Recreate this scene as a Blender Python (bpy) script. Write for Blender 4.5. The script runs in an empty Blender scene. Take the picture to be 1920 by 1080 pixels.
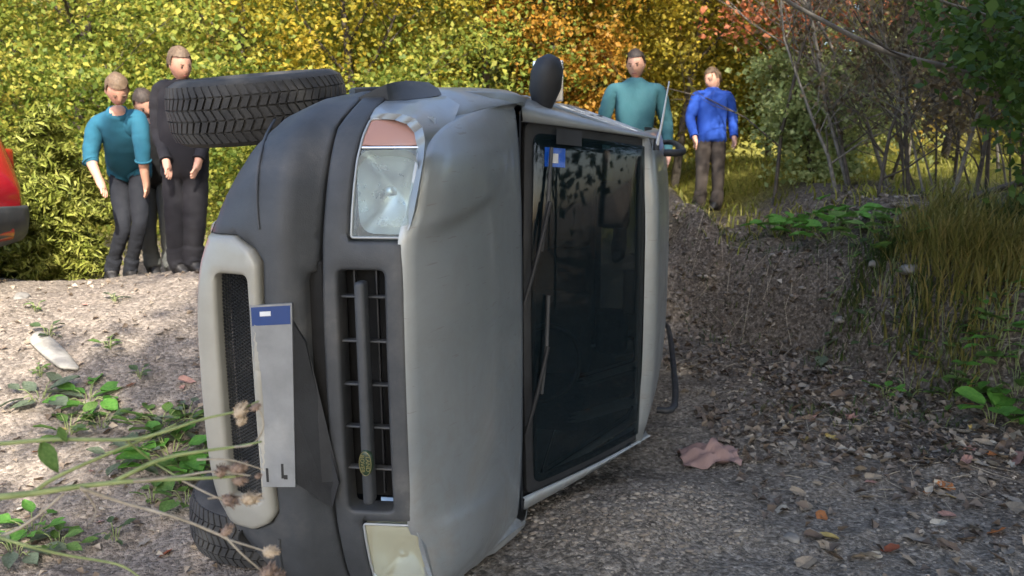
import bpy, bmesh, math, random
import numpy as np
from mathutils import Vector, Matrix, geometry
R = math.radians
# ---------------------------------------------------------------- camera, sky, sun, exposure
scn = bpy.context.scene
PITCH = R(8.5); CAM = Vector((0, 0, 1.56)); FPX = 1600.0
cd = bpy.data.cameras.new('camera'); cam = bpy.data.objects.new('camera', cd)
scn.collection.objects.link(cam); scn.camera = cam
cam.location = CAM; cam.rotation_euler = (math.pi/2 - PITCH, 0, 0)
cd.sensor_width = 36; cd.lens = FPX/1920*36; cd.dof.use_dof = True; cd.dof.focus_distance = 2.9; cd.dof.aperture_fstop = 5.0; cd.clip_start = .05; cd.clip_end = 600
SUN_EL, SUN_AZ = R(39), R(166)          # azimuth clockwise from +Y
sun_dir = Vector((math.sin(SUN_AZ)*math.cos(SUN_EL), math.cos(SUN_AZ)*math.cos(SUN_EL), math.sin(SUN_EL)))
world = bpy.data.worlds.new('World'); scn.world = world; world.use_nodes = True
wn = world.node_tree; bg = wn.nodes['Background']
sky = wn.nodes.new('ShaderNodeTexSky'); sky.sky_type = 'NISHITA'; sky.sun_disc = False
sky.sun_elevation = SUN_EL; sky.sun_rotation = SUN_AZ
sky.ozone_density = .8; sky.dust_density = 2.2; sky.air_density = .9
wn.links.new(sky.outputs[0], bg.inputs[0]); bg.inputs[1].default_value = .15
sl = bpy.data.lights.new('sun', 'SUN'); sl.energy = 3.1; sl.angle = R(.9); sl.color = (1, .93, .82)
so = bpy.data.objects.new('sun', sl); scn.collection.objects.link(so)
so.rotation_euler = sun_dir.to_track_quat('Z', 'Y').to_euler()
scn.view_settings.view_transform = 'Standard'; scn.view_settings.look = 'None'
scn.view_settings.exposure = 1.8; scn.view_settings.gamma = 1
scn.cycles.max_bounces = 8; scn.cycles.transparent_max_bounces = 12

# ---------------------------------------------------------------- helpers
def link(name, me, mat=None, parent=None, smooth=True):
    o = bpy.data.objects.new(name, me); scn.collection.objects.link(o)
    if mat is not None:
        for m in (mat if isinstance(mat, (list, tuple)) else [mat]):
            me.materials.append(m)
    if parent is not None: o.parent = parent
    if smooth and len(me.polygons): me.polygons.foreach_set('use_smooth', [True]*len(me.polygons))
    return o
def tag(o, label=None, cat=None, group=None, kind=None):
    for k, v in (('label', label), ('category', cat), ('group', group), ('kind', kind)):
        if v: o[k] = v
    return o
def empty(name, loc=(0, 0, 0), rz=0, parent=None):
    o = bpy.data.objects.new(name, None); scn.collection.objects.link(o)
    o.location = loc; o.rotation_euler = (0, 0, rz); o.empty_display_size = .1
    if parent is not None: o.parent = parent
    return o
def npmesh(name, V, Fs):
    """V (n,3); Fs list of (m,k) index arrays"""
    me = bpy.data.meshes.new(name)
    V = np.asarray(V, dtype=np.float32)
    Fs = [np.asarray(f, dtype=np.int32) for f in Fs if len(f)]
    me.vertices.add(len(V)); me.vertices.foreach_set('co', V.ravel())
    idx = np.concatenate([f.ravel() for f in Fs])
    tot = np.concatenate([np.full(len(f), f.shape[1], np.int32) for f in Fs])
    st = np.concatenate([[0], np.cumsum(tot)[:-1]]).astype(np.int32)
    me.loops.add(len(idx)); me.loops.foreach_set('vertex_index', idx)
    me.polygons.add(len(tot)); me.polygons.foreach_set('loop_start', st)
    try: me.polygons.foreach_set('loop_total', tot)
    except Exception: pass
    me.update(calc_edges=True); me.validate(); return me
def bm_mesh(name, bm):
    me = bpy.data.meshes.new(name); bmesh.ops.recalc_face_normals(bm, faces=bm.faces); bm.to_mesh(me); bm.free(); return me
def box(bm, c, s, bev=0, rot=None):
    r = bmesh.ops.create_cube(bm, size=1); vs = r['verts']
    for v in vs: v.co = Vector((v.co.x*s[0], v.co.y*s[1], v.co.z*s[2]))
    if bev:
        es = list({e for v in vs for e in v.link_edges})
        q = bmesh.ops.bevel(bm, geom=es, offset=bev, segments=2, affect='EDGES', profile=.6)
        vs = list({v for v in vs if v.is_valid} | set(q['verts']))
    for v in vs:
        if rot: v.co = rot @ v.co
        v.co += Vector(c)
    return vs
def tube_arr(pts, rad, sides=6, cap=True):
    pts = np.array([tuple(p) for p in pts], float); n = len(pts)
    rad = np.full(n, rad, float) if np.isscalar(rad) else np.array(rad, float)
    T = np.gradient(pts, axis=0); T /= np.linalg.norm(T, axis=1)[:, None]+1e-9
    up = np.array([0, 0, 1.]) if abs(T[0][2]) < .9 else np.array([1., 0, 0])
    V = []
    a = np.arange(sides)/sides*2*math.pi
    for i in range(n):
        s = np.cross(T[i], up); s /= np.linalg.norm(s)+1e-9; u = np.cross(s, T[i]); up = u
        V.append(pts[i]+rad[i]*(np.cos(a)[:, None]*s+np.sin(a)[:, None]*u))
    V = np.concatenate(V)
    i = np.arange(n-1)[:, None]*sides; j = np.arange(sides)[None, :]; k = (j+1) % sides
    Q = np.stack([i+j, i+k, i+k+sides, i+j+sides], -1).reshape(-1, 4)
    return V, Q
def tubes_mesh(name, tubes, sides=6):
    Vs, Qs, off = [], [], 0
    for pts, rad in tubes:
        V, Q = tube_arr(pts, rad, sides); Vs.append(V); Qs.append(Q+off); off += len(V)
    return npmesh(name, np.concatenate(Vs), [np.concatenate(Qs)])
def smooth_pts(pts, k=4):
    P = [Vector(p) for p in pts]; out = []
    for i in range(len(P)-1):
        p0, p1, p2, p3 = P[max(i-1, 0)], P[i], P[i+1], P[min(i+2, len(P)-1)]
        for j in range(k):
            t = j/k
            out.append(.5*((2*p1)+(p2-p0)*t+(2*p0-5*p1+4*p2-p3)*t*t+(3*p1-p0-3*p2+p3)*t**3))
    out.append(P[-1]); return out
def lathe(bm, prof, n=32, axis='Z', center=(0, 0, 0)):
    rings = []
    for r, h in prof:
        ring = []
        for i in range(n):
            a = 2*math.pi*i/n
            ring.append(bm.verts.new(Vector((r*math.cos(a), r*math.sin(a), h))+Vector(center)))
        rings.append(ring)
    for a, b in zip(rings, rings[1:]):
        for i in range(n): bm.faces.new((a[i], a[(i+1) % n], b[(i+1) % n], b[i]))
    return rings

# ---------------------------------------------------------------- noise
_rs = np.random.RandomState(5); _T = _rs.rand(256, 256)
def vnoise(x, y):
    x = np.asarray(x, float); y = np.asarray(y, float)
    xi = np.floor(x).astype(int); yi = np.floor(y).astype(int); fx = x-xi; fy = y-yi
    fx = fx*fx*(3-2*fx); fy = fy*fy*(3-2*fy)
    a = _T[xi & 255, yi & 255]; b = _T[(xi+1) & 255, yi & 255]; c = _T[xi & 255, (yi+1) & 255]; d = _T[(xi+1) & 255, (yi+1) & 255]
    return (a*(1-fx)+b*fx)*(1-fy)+(c*(1-fx)+d*fx)*fy-.5
def fbm(x, y, f, o=4):
    s = 0; a = 1
    for i in range(o): s = s+a*vnoise(x*f+i*17.3, y*f+i*9.1); f = f*2.07; a *= .5
    return s
def sst(a, b, x):
    t = np.clip((x-a)/(b-a), 0, 1); return t*t*(3-2*t)

# ---------------------------------------------------------------- materials
def nmat(name):
    m = bpy.data.materials.new(name); m.use_nodes = True; nt = m.node_tree
    return m, nt, nt.nodes['Principled BSDF'], nt.nodes['Material Output']
def N(nt, t, **kw):
    n = nt.nodes.new(t)
    for k, v in kw.items():
        if k.startswith('_'): setattr(n, k[1:], v)
        else: n.inputs[k.replace('_', ' ')].default_value = v
    return n
def ramp(nt, fac, cols):
    r = nt.nodes.new('ShaderNodeValToRGB'); e = r.color_ramp.elements
    while len(e) < len(cols): e.new(.5)
    for i, (p, c) in enumerate(cols): e[i].position = p; e[i].color = (*c, 1)
    nt.links.new(fac, r.inputs[0]); return r.outputs[0]
def surf_mat(name, cols, scale=6, rough=.7, bump=.2, bscale=None, metal=0, coat=0, detail=8, coords='Object', rvar=.15, spec=.5, bdist=.01):
    m, nt, b, out = nmat(name)
    tc = nt.nodes.new('ShaderNodeTexCoord')
    n1 = N(nt, 'ShaderNodeTexNoise', Scale=scale, Detail=detail, Roughness=.65); nt.links.new(tc.outputs[coords], n1.inputs['Vector'])
    nt.links.new(ramp(nt, n1.outputs[0], cols), b.inputs['Base Color'])
    mr = N(nt, 'ShaderNodeMapRange', To_Min=max(rough-rvar, .02), To_Max=min(rough+rvar, 1)); 
    n3 = N(nt, 'ShaderNodeTexNoise', Scale=scale*2.3, Detail=5.0); nt.links.new(tc.outputs[coords], n3.inputs['Vector'])
    nt.links.new(n3.outputs[0], mr.inputs[0]); nt.links.new(mr.outputs[0], b.inputs['Roughness'])
    b.inputs['Metallic'].default_value = metal; b.inputs['Coat Weight'].default_value = coat; b.inputs['Specular IOR Level'].default_value = spec
    if bump:
        n2 = N(nt, 'ShaderNodeTexNoise', Scale=bscale or scale*6, Detail=6.0); nt.links.new(tc.outputs[coords], n2.inputs['Vector'])
        bp = N(nt, 'ShaderNodeBump', Strength=bump, Distance=bdist); nt.links.new(n2.outputs[0], bp.inputs['Height'])
        nt.links.new(bp.outputs[0], b.inputs['Normal'])
    return m
def leaf_mat(name, cols, trans=.4, nscale=.9, nw=.45, rough=.55):
    m, nt, b, out = nmat(name)
    g = nt.nodes.new('ShaderNodeNewGeometry'); tc = nt.nodes.new('ShaderNodeTexCoord')
    n1 = N(nt, 'ShaderNodeTexNoise', Scale=nscale, Detail=3.0); nt.links.new(tc.outputs['Object'], n1.inputs['Vector'])
    a = N(nt, 'ShaderNodeMath', _operation='MULTIPLY'); a.inputs[1].default_value = 1-nw; nt.links.new(g.outputs['Random Per Island'], a.inputs[0])
    c = N(nt, 'ShaderNodeMapRange', From_Min=.25, From_Max=.75, To_Min=0.0, To_Max=nw); nt.links.new(n1.outputs[0], c.inputs[0])
    s = N(nt, 'ShaderNodeMath', _operation='ADD'); nt.links.new(a.outputs[0], s.inputs[0]); nt.links.new(c.outputs[0], s.inputs[1])
    col = ramp(nt, s.outputs[0], cols)
    b.inputs['Roughness'].default_value = rough; nt.links.new(col, b.inputs['Base Color']); b.inputs['Specular IOR Level'].default_value = .3
    t = nt.nodes.new('ShaderNodeBsdfTranslucent'); nt.links.new(col, t.inputs[0])
    mx = nt.nodes.new('ShaderNodeMixShader'); mx.inputs[0].default_value = trans
    nt.links.new(b.outputs[0], mx.inputs[1]); nt.links.new(t.outputs[0], mx.inputs[2]); nt.links.new(mx.outputs[0], out.inputs[0])
    return m
def flat(name, col, rough=.5, metal=0, coat=0):
    d = tuple(c*.8 for c in col)
    return surf_mat(name, [(.3, d), (.7, col)], scale=9, rough=rough, metal=metal, coat=coat, bump=.05)
M = {}
M['bark'] = surf_mat('bark_dark', [(.3, (.035, .028, .022)), (.7, (.11, .09, .07))], 14, .9, .6, 40)
M['bark_grey'] = surf_mat('bark_grey', [(.3, (.10, .09, .075)), (.7, (.26, .23, .19))], 14, .9, .5, 40)
M['stem_green'] = surf_mat('stem_green', [(.3, (.13, .17, .05)), (.7, (.30, .34, .13))], 20, .7, .2, 80)
M['stem_dry'] = surf_mat('stem_dry', [(.3, (.22, .18, .12)), (.7, (.48, .42, .33))], 20, .8, .2, 80)

# ---------------------------------------------------------------- the view the photograph was taken from
_f = Vector((0, math.cos(PITCH), -math.sin(PITCH))); _u = Vector((0, math.sin(PITCH), math.cos(PITCH)))
def ray(px, py): return Vector((1, 0, 0))*((px-960)/FPX)+_u*((540-py)/FPX)+_f
def pt(px, py, d):
    r = ray(px, py); return CAM+r*(d/r.y)

# ---------------------------------------------------------------- ground
def G(x, y):
    x = np.asarray(x, float); y = np.asarray(y, float)
    left = .80*sst(3.1, 6.1, y-.10*(x+2))*sst(-.55, -1.5, x)
    left = left-.12*sst(6.3, 7.3, y)*sst(-.55, -1.5, x)
    yf = np.clip(6.35-1.45*(x-2.1), 4.2, 7.3)
    right = (.13*sst(3.8, 6.2, y)+.72*sst(yf, yf+.75, y)+.12*sst(yf+.7, yf+3, y))*sst(1.25, 1.75, x)
    step = .30*sst(5.0, 6.3, y)*sst(2.3, 3.2, x)
    mid = .72*sst(6.95, 7.7, y)*(1-sst(-.55, -1.5, x))*(1-sst(1.25, 2.1, x))
    mid = mid+.10*sst(4.2, 6.3, y)*(1-sst(6.9, 7.5, y))*sst(-.9, -.4, x)*sst(1.9, 1.4, x)
    hill = np.clip(y-19, 0, None)*.34*sst(17, 34, y)*(1-.8*sst(.24, .31, x/np.maximum(y, 1))*sst(.46, .39, x/np.maximum(y, 1)))
    bankr = .9*sst(5, 9, x)*sst(12, 8, y)
    heap = .11*np.exp(-(((x-.55)/.45)**2+((y-3.75)/.38)**2))  # low rise added under the pale stones that paint a sunlit patch
    n = .16*fbm(x, y, .55, 3)*sst(1.0, 2.6, np.abs(x-.3)+.3*np.clip(y-6, 0, 4))+.05*fbm(x, y, 2.3, 4)+.016*fbm(x, y, 12, 3)
    n = n+.10*fbm(x+40, y, 3.1, 4)*sst(4.4, 5.6, y)*sst(1.4, 2.4, x)*sst(11, 8, y)
    n = n+1.5*fbm(x, y, .06, 3)*sst(22, 40, y)
    return -.07+.30*sst(8.5, 12, y)+left+right+step+mid+hill+bankr+heap+n*.9
def Gz(x, y): return float(G(x, y))
def hit(px, py, dmax=40):
    r = ray(px, py); r = r/r.y; d = 1.5; st = .04
    while d < dmax:
        p = CAM+r*d
        if p.z < Gz(p.x, p.y):
            for _ in range(10):
                st /= 2; d += -st if (CAM+r*d).z < Gz((CAM+r*d).x, (CAM+r*d).y) else st
            return CAM+r*d
        d += st; st = .04 if d < 9 else .15
    return CAM+r*dmax
def axis(lo, hi, core0, core1, step):
    a = list(np.arange(core0, core1, step)); s = step; v = core0
    L = []
    while v > lo: s *= 1.12; v -= s; L.append(v)
    s = step; v = a[-1]; H = []
    while v < hi: s *= 1.08; v += s; H.append(v)
    return np.array(L[::-1]+a+H)
gx = axis(-160, 160, -3.8, 4.6, .03); gy = axis(-60, 260, 2.6, 8.2, .03)
X, Y = np.meshgrid(gx, gy); Z = G(X, Y)
nx, ny = len(gx), len(gy)
i = np.arange(ny-1)[:, None]*nx+np.arange(nx-1)[None, :]
Q = np.stack([i, i+1, i+nx+1, i+nx], -1).reshape(-1, 4)
def ground_mat():
    m, nt, b, out = nmat('soil_and_gravel')
    geo = nt.nodes.new('ShaderNodeNewGeometry'); P = geo.outputs['Position']
    def noise(s, d=8.0, r=.65):
        n = N(nt, 'ShaderNodeTexNoise', Scale=s, Detail=d, Roughness=r); nt.links.new(P, n.inputs['Vector']); return n.outputs[0]
    fine = noise(38, 10); mid = noise(5.5, 6); big = noise(.9, 4)
    vor = N(nt, 'ShaderNodeTexVoronoi', Scale=55.0, Randomness=1.0); nt.links.new(P, vor.inputs['Vector'])
    vor2 = N(nt, 'ShaderNodeTexVoronoi', Scale=130.0, Randomness=1.0); nt.links.new(P, vor2.inputs['Vector'])
    grey = ramp(nt, fine, [(.30, (.085, .075, .062)), (.5, (.215, .185, .15)), (.72, (.40, .36, .305))])
    tan = ramp(nt, fine, [(.25, (.15, .122, .095)), (.52, (.24, .20, .162)), (.78, (.32, .28, .235))])
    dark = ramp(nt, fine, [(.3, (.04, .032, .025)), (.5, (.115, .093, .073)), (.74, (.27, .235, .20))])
    grass = ramp(nt, fine, [(.3, (.10, .11, .02)), (.7, (.34, .30, .06))])
    sep = nt.nodes.new('ShaderNodeSeparateXYZ'); nt.links.new(P, sep.inputs[0])
    def mr(sock, a, c):
        n = N(nt, 'ShaderNodeMapRange', From_Min=a, From_Max=c, _interpolation_type='SMOOTHSTEP'); nt.links.new(sock, n.inputs[0]); return n.outputs[0]
    def mul(a, c):
        n = N(nt, 'ShaderNodeMath', _operation='MULTIPLY')
        for k, s in enumerate((a, c)):
            if isinstance(s, float): n.inputs[k].default_value = s
            else: nt.links.new(s, n.inputs[k])
        return n.outputs[0]
    def add(a, c):
        n = N(nt, 'ShaderNodeMath', _operation='ADD')
        for k, s in enumerate((a, c)):
            if isinstance(s, float): n.inputs[k].default_value = s
            else: nt.links.new(s, n.inputs[k])
        return n.outputs[0]
    def mix(f, a, c):
        n = nt.nodes.new('ShaderNodeMix'); n.data_type = 'RGBA'; nt.links.new(f, n.inputs[0]); nt.links.new(a, n.inputs[6]); nt.links.new(c, n.inputs[7]); return n.outputs[2]
    xj = add(sep.outputs[0], mul(mid, .9)); yj = add(sep.outputs[1], mul(mid, 1.4))
    c = mix(mr(xj, -.9, .1), tan, grey)                      # pale soil of the mound
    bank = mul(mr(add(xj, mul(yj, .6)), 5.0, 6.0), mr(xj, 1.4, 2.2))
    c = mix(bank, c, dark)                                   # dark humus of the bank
    stain = mr(mid, .50, .66); c = mix(mul(stain, .55), c, dark)
    c = mix(mr(yj, 9.5, 11.0), c, grass)
    # pebble tint
    peb = nt.nodes.new('ShaderNodeMix'); peb.data_type = 'RGBA'; peb.blend_type = 'OVERLAY'; peb.inputs[0].default_value = .5
    bw = nt.nodes.new('ShaderNodeRGBToBW'); nt.links.new(vor.outputs['Color'], bw.inputs[0])
    nt.links.new(c, peb.inputs[6]); nt.links.new(bw.outputs[0], peb.inputs[7])
    nt.links.new(peb.outputs[2], b.inputs['Base Color']); b.inputs['Roughness'].default_value = .95; b.inputs['Specular IOR Level'].default_value = .2
    h = add(add(mul(vor.outputs['Distance'], -.7), mul(vor2.outputs['Distance'], -.35)), add(mul(fine, 1.0), mul(mid, .8)))
    bp = N(nt, 'ShaderNodeBump', Strength=.75, Distance=.018); nt.links.new(h, bp.inputs['Height']); nt.links.new(bp.outputs[0], b.inputs['Normal'])
    return m
ground = link('ground', npmesh('ground', np.stack([X, Y, Z], -1).reshape(-1, 3), [Q]), ground_mat())
tag(ground, kind='structure')

# ---- stones
_ico = None
def stone_proto(seed, flatn=.6):
    rng = random.Random(seed); bm = bmesh.new(); bmesh.ops.create_icosphere(bm, subdivisions=1, radius=1)
    sx, sy, sz = rng.uniform(.8, 1.3), rng.uniform(.6, 1), flatn*rng.uniform(.6, 1)
    for v in bm.verts:
        v.co = Vector((v.co.x*sx, v.co.y*sy, v.co.z*sz))*rng.uniform(.78, 1.15)
    V = np.array([v.co[:] for v in bm.verts]); Fc = np.array([[v.index for v in f.verts] for f in bm.faces]); bm.free(); return V, Fc
protos = [stone_proto(k) for k in range(8)]
def scatter_stones(name, pts, sizes, mat, seed, label=None, cat=None):
    rng = np.random.RandomState(seed); Vs, Fs, off = [], [], 0
    for (x, y, z), s in zip(pts, sizes):
        V, Fc = protos[rng.randint(8)]; a = rng.rand()*6.28; t = rng.randn()*.25
        ca, sa = math.cos(a), math.sin(a); Rm = np.array([[ca, -sa, 0], [sa, ca, 0], [0, 0, 1]]) @ np.array([[1, 0, 0], [0, math.cos(t), -math.sin(t)], [0, math.sin(t), math.cos(t)]])
        Vs.append(V*s @ Rm.T+(x, y, z)); Fs.append(Fc+off); off += len(V)
    o = link(name, npmesh(name, np.concatenate(Vs), [np.concatenate(Fs)]), mat, smooth=False)
    if label: tag(o, label, cat, kind='stuff')
    return o
def stone_mat(name, cols):
    m, nt, b, out = nmat(name); g = nt.nodes.new('ShaderNodeNewGeometry')
    tc = nt.nodes.new('ShaderNodeTexCoord'); n = N(nt, 'ShaderNodeTexNoise', Scale=60.0, Detail=4.0); nt.links.new(tc.outputs['Object'], n.inputs['Vector'])
    a = N(nt, 'ShaderNodeMath', _operation='MULTIPLY_ADD'); a.inputs[1].default_value = .7; nt.links.new(g.outputs['Random Per Island'], a.inputs[0])
    s = N(nt, 'ShaderNodeMath', _operation='MULTIPLY'); s.inputs[1].default_value = .35; nt.links.new(n.outputs[0], s.inputs[0]); nt.links.new(s.outputs[0], a.inputs[2])
    nt.links.new(ramp(nt, a.outputs[0], cols), b.inputs['Base Color']); b.inputs['Roughness'].default_value = .9
    bp = N(nt, 'ShaderNodeBump', Strength=.4, Distance=.004); nt.links.new(n.outputs[0], bp.inputs['Height']); nt.links.new(bp.outputs[0], b.inputs['Normal'])
    return m
M['stone'] = stone_mat('pebbles', [(.1, (.06, .052, .045)), (.5, (.20, .172, .14)), (.95, (.42, .37, .31))])
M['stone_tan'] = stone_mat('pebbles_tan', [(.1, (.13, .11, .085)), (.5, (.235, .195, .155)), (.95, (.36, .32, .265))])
M['stone_dark'] = stone_mat('clods', [(.1, (.02, .017, .013)), (.6, (.12, .10, .082)), (.97, (.36, .33, .29))])
rs = np.random.RandomState(11)
def field(n, x0, x1, y0, y1, smin, smax, mask=None, power=3.0):
    x = rs.uniform(x0, x1, n*2); y = rs.uniform(y0, y1, n*2)
    k = np.ones(len(x), bool) if mask is None else mask(x, y)
    x, y = x[k][:n], y[k][:n]; s = smin+(smax-smin)*rs.rand(len(x))**power
    return np.stack([x, y, G(x, y)-s*.15], 1), s
p, s = field(9000, -.5, 3.2, 3.0, 6.2, .003, .016); scatter_stones('gravel', p, s, M['stone'], 1, 'loose grey gravel spread over the path beside the car', 'gravel')
p, s = field(2600, .0, 1.25, 3.2, 4.35, .004, .022, lambda x, y: ((x-.55)/.6)**2+((y-3.75)/.5)**2 < rs.rand(len(x))+.2); scatter_stones('sun_patch_gravel', p, s, M['stone_tan'], 2, 'pale gravel painted as a sunlit patch of the path under the windscreen', 'sun_patch_gravel')  # paler stones stand in for sunlight falling on this part of the path
p, s = field(3500, -4.3, -.7, 2.8, 6.6, .003, .018, lambda x, y: fbm(x, y, 1.3, 3)+.15 > -rs.rand(len(x))*.3); scatter_stones('mound_gravel', p, s, M['stone_tan'], 3, 'pale pebbles on the sunlit earth mound', 'gravel')
p, s = field(6000, 1.3, 4.8, 4.6, 8.6, .006, .035); scatter_stones('soil_clods', p, s, M['stone_dark'], 4, 'dark crumbly soil clods covering the bank', 'soil')
# ================================================================ the silver car lying on its left side
YAW = R(9)
M['silver'] = surf_mat('silver_paint', [(.35, (.31, .335, .345)), (.65, (.34, .365, .375))], 2.2, .40, .02, 160, metal=.5, coat=.35, rvar=.08)
def dirty_paint():
    m = M['silver']; nt = m.node_tree; b = nt.nodes['Principled BSDF']
    tc = nt.nodes.new('ShaderNodeTexCoord')
    old = b.inputs['Base Color'].links[0].from_socket
    n = N(nt, 'ShaderNodeTexNoise', Scale=3.1, Detail=9.0, Roughness=.7, Distortion=.6); nt.links.new(tc.outputs['Object'], n.inputs['Vector'])
    n2 = N(nt, 'ShaderNodeTexNoise', Scale=55.0, Detail=4.0); nt.links.new(tc.outputs['Object'], n2.inputs['Vector'])
    f = N(nt, 'ShaderNodeMapRange', From_Min=.46, From_Max=.72, To_Max=.6); nt.links.new(n.outputs[0], f.inputs[0])
    sp = N(nt, 'ShaderNodeMapRange', From_Min=.66, From_Max=.74, To_Max=.5); nt.links.new(n2.outputs[0], sp.inputs[0])
    mx = N(nt, 'ShaderNodeMath', _operation='MAXIMUM'); nt.links.new(f.outputs[0], mx.inputs[0]); nt.links.new(sp.outputs[0], mx.inputs[1])
    sp_ = nt.nodes.new('ShaderNodeSeparateXYZ'); nt.links.new(tc.outputs['Object'], sp_.inputs[0])
    low = N(nt, 'ShaderNodeMapRange', From_Min=.35, From_Max=-.75, To_Min=.45, To_Max=1.5); nt.links.new(sp_.outputs[2], low.inputs[0])
    mp_ = N(nt, 'ShaderNodeMapping'); mp_.inputs['Scale'].default_value = (9, 9, 90); mp_.inputs['Rotation'].default_value = (R(62), 0, 0); nt.links.new(tc.outputs['Object'], mp_.inputs[0])
    n4 = N(nt, 'ShaderNodeTexNoise', Scale=1.0, Detail=2.0); nt.links.new(mp_.outputs[0], n4.inputs['Vector'])
    scr_ = N(nt, 'ShaderNodeMapRange', From_Min=.68, From_Max=.71, To_Max=.5); nt.links.new(n4.outputs[0], scr_.inputs[0])
    mx2 = N(nt, 'ShaderNodeMath', _operation='MULTIPLY'); nt.links.new(mx.outputs[0], mx2.inputs[0]); nt.links.new(low.outputs[0], mx2.inputs[1])
    mx = N(nt, 'ShaderNodeMath', _operation='MAXIMUM'); mx.use_clamp = True; nt.links.new(mx2.outputs[0], mx.inputs[0]); nt.links.new(scr_.outputs[0], mx.inputs[1])
    k = nt.nodes.new('ShaderNodeMix'); k.data_type = 'RGBA'; nt.links.new(mx.outputs[0], k.inputs[0]); nt.links.new(old, k.inputs[6]); k.inputs[7].default_value = (.27, .25, .215, 1)
    nt.links.new(k.outputs[2], b.inputs['Base Color'])
    r0 = b.inputs['Roughness'].links[0].from_socket
    ra = N(nt, 'ShaderNodeMath', _operation='MULTIPLY_ADD'); nt.links.new(mx.outputs[0], ra.inputs[0]); ra.inputs[1].default_value = .45; nt.links.new(r0, ra.inputs[2]); nt.links.new(ra.outputs[0], b.inputs['Roughness'])
dirty_paint()
M['insert'] = surf_mat('insert_paint', [(.3, (.30, .29, .25)), (.7, (.37, .36, .315))], 4, .42, .04, 120, metal=.15, coat=.2)
M['plastic'] = surf_mat('black_bumper_plastic', [(.32, (.034, .037, .041)), (.5, (.050, .054, .059)), (.62, (.075, .076, .077)), (.74, (.14, .137, .13))], 3.4, .55, .12, 240, rvar=.12, detail=10)
M['plastic_dark'] = surf_mat('dark_plastic', [(.3, (.012, .013, .015)), (.7, (.028, .030, .034))], 8, .55, .1, 200)
M['rubber'] = surf_mat('tyre_rubber', [(.3, (.022, .022, .023)), (.7, (.060, .058, .054))], 7, .85, .15, 120)
M['rim'] = flat('rim_metal', (.35, .35, .34), .45, .7)
M['chrome'] = flat('lamp_reflector', (.80, .82, .82), .30, .85)
M['lframe'] = flat('lamp_frame_grey', (.42, .44, .44), .4, .3)
M['void'] = flat('engine_bay_dark', (.008, .008, .008), .9)
M['under'] = surf_mat('underbody', [(.3, (.02, .018, .015)), (.7, (.07, .06, .05))], 9, .9, .4)
def glass(name, col, a, rough=.03, spec=.5):
    m, nt, b, out = nmat(name); b.inputs['Base Color'].default_value = (*col, 1); b.inputs['Roughness'].default_value = rough; b.inputs['Specular IOR Level'].default_value = spec
    t = nt.nodes.new('ShaderNodeBsdfTransparent'); t.inputs[0].default_value = (.75, .85, .85, 1)
    mx = nt.nodes.new('ShaderNodeMixShader'); mx.inputs[0].default_value = a
    nt.links.new(t.outputs[0], mx.inputs[1]); nt.links.new(b.outputs[0], mx.inputs[2]); nt.links.new(mx.outputs[0], out.inputs[0]); return m
M['glass'] = glass('window_glass', (.006, .012, .016), .74, .04)
M['lens'] = glass('lens_glass', (.62, .68, .68), .26, .06)
M['amber'] = glass('indicator_lens', (.62, .33, .25), .72, .22)

car = empty('tipped_car', (0, 0, 0)); car.rotation_euler = (R(2.7), 0, -YAW)
# place it: the front edge of the bonnet (local .98, .05) stands 2.55 m in front of the camera
_R = Matrix.Rotation(-YAW, 3, 'Z') @ Matrix.Rotation(R(2.7), 3, 'X')
_p = pt(770, 715, 2.55); _o = Vector((_p.x, 2.55, .850))-_R @ Vector((.98, .05, 0)); car.location = _o
tag(car, 'silver car with black bumpers lying on its left side, front towards us', 'car')
_Ri = _R.inverted()
def loc(px, py, yl):
    o = _Ri @ (CAM-_o); d = _Ri @ ray(px, py); return o+d*((yl-o.y)/d.y)
HW = [(.27, .50), (.33, .62), (.36, .70), (.42, .80), (.50, .865), (.60, .91), (.70, .935), (.85, .945), (1.2, .95)]
def hw(x): return float(np.interp(x, [a for a, b in HW], [b for a, b in HW]))
def F(x, w):
    t = min(abs(w)/hw(x), .9995)
    y = .055*w*w+.62*(1-(1-t**5)**(.36))
    y += .075*float(sst(.60, .70, x))+.06*max(0, x-.7)
    y += .02*float(sst(.50, .40, x)) + (.9*(.40-x)**2 if x < .40 else 0)
    return y
def locF(px, py, off=0):
    yl = .08
    for _ in range(40):
        P = loc(px, py, yl); yl = .6*yl+.4*(F(P.x, P.z)+off)
        yl = min(yl, .62)
    return loc(px, py, yl)
def inpoly(P, poly):
    x, y = P; c = False; n = len(poly); j = n-1
    for i in range(n):
        xi, yi = poly[i]; xj, yj = poly[j]
        if (yi > y) != (yj > y) and x < (xj-xi)*(y-yi)/(yj-yi)+xi: c = not c
        j = i
    return c
def resample(poly, step):
    out = []; n = len(poly)
    for i in range(n):
        a = Vector(poly[i]); b = Vector(poly[(i+1) % n]); k = max(1, int((b-a).length/step+.5))
        for j in range(k): out.append(a.lerp(b, j/k))
    return out
def rnd(poly, r, k=4):
    """round the corners of a 2D polygon"""
    out = []; n = len(poly)
    for i in range(n):
        p, a, b = Vector(poly[i][:2]), Vector(poly[i-1][:2]), Vector(poly[(i+1) % n][:2])
        rr = poly[i][2] if len(poly[i]) > 2 else r
        d1, d2 = a-p, b-p; q = min(rr, d1.length*.45, d2.length*.45)
        if q < 1e-4: out.append(p); continue
        s, e = p+d1.normalized()*q, p+d2.normalized()*q
        for j in range(k+1):
            t = j/k; out.append(s*(1-t)**2+p*2*t*(1-t)+e*t*t)
    return [tuple(v) for v in out]
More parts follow.
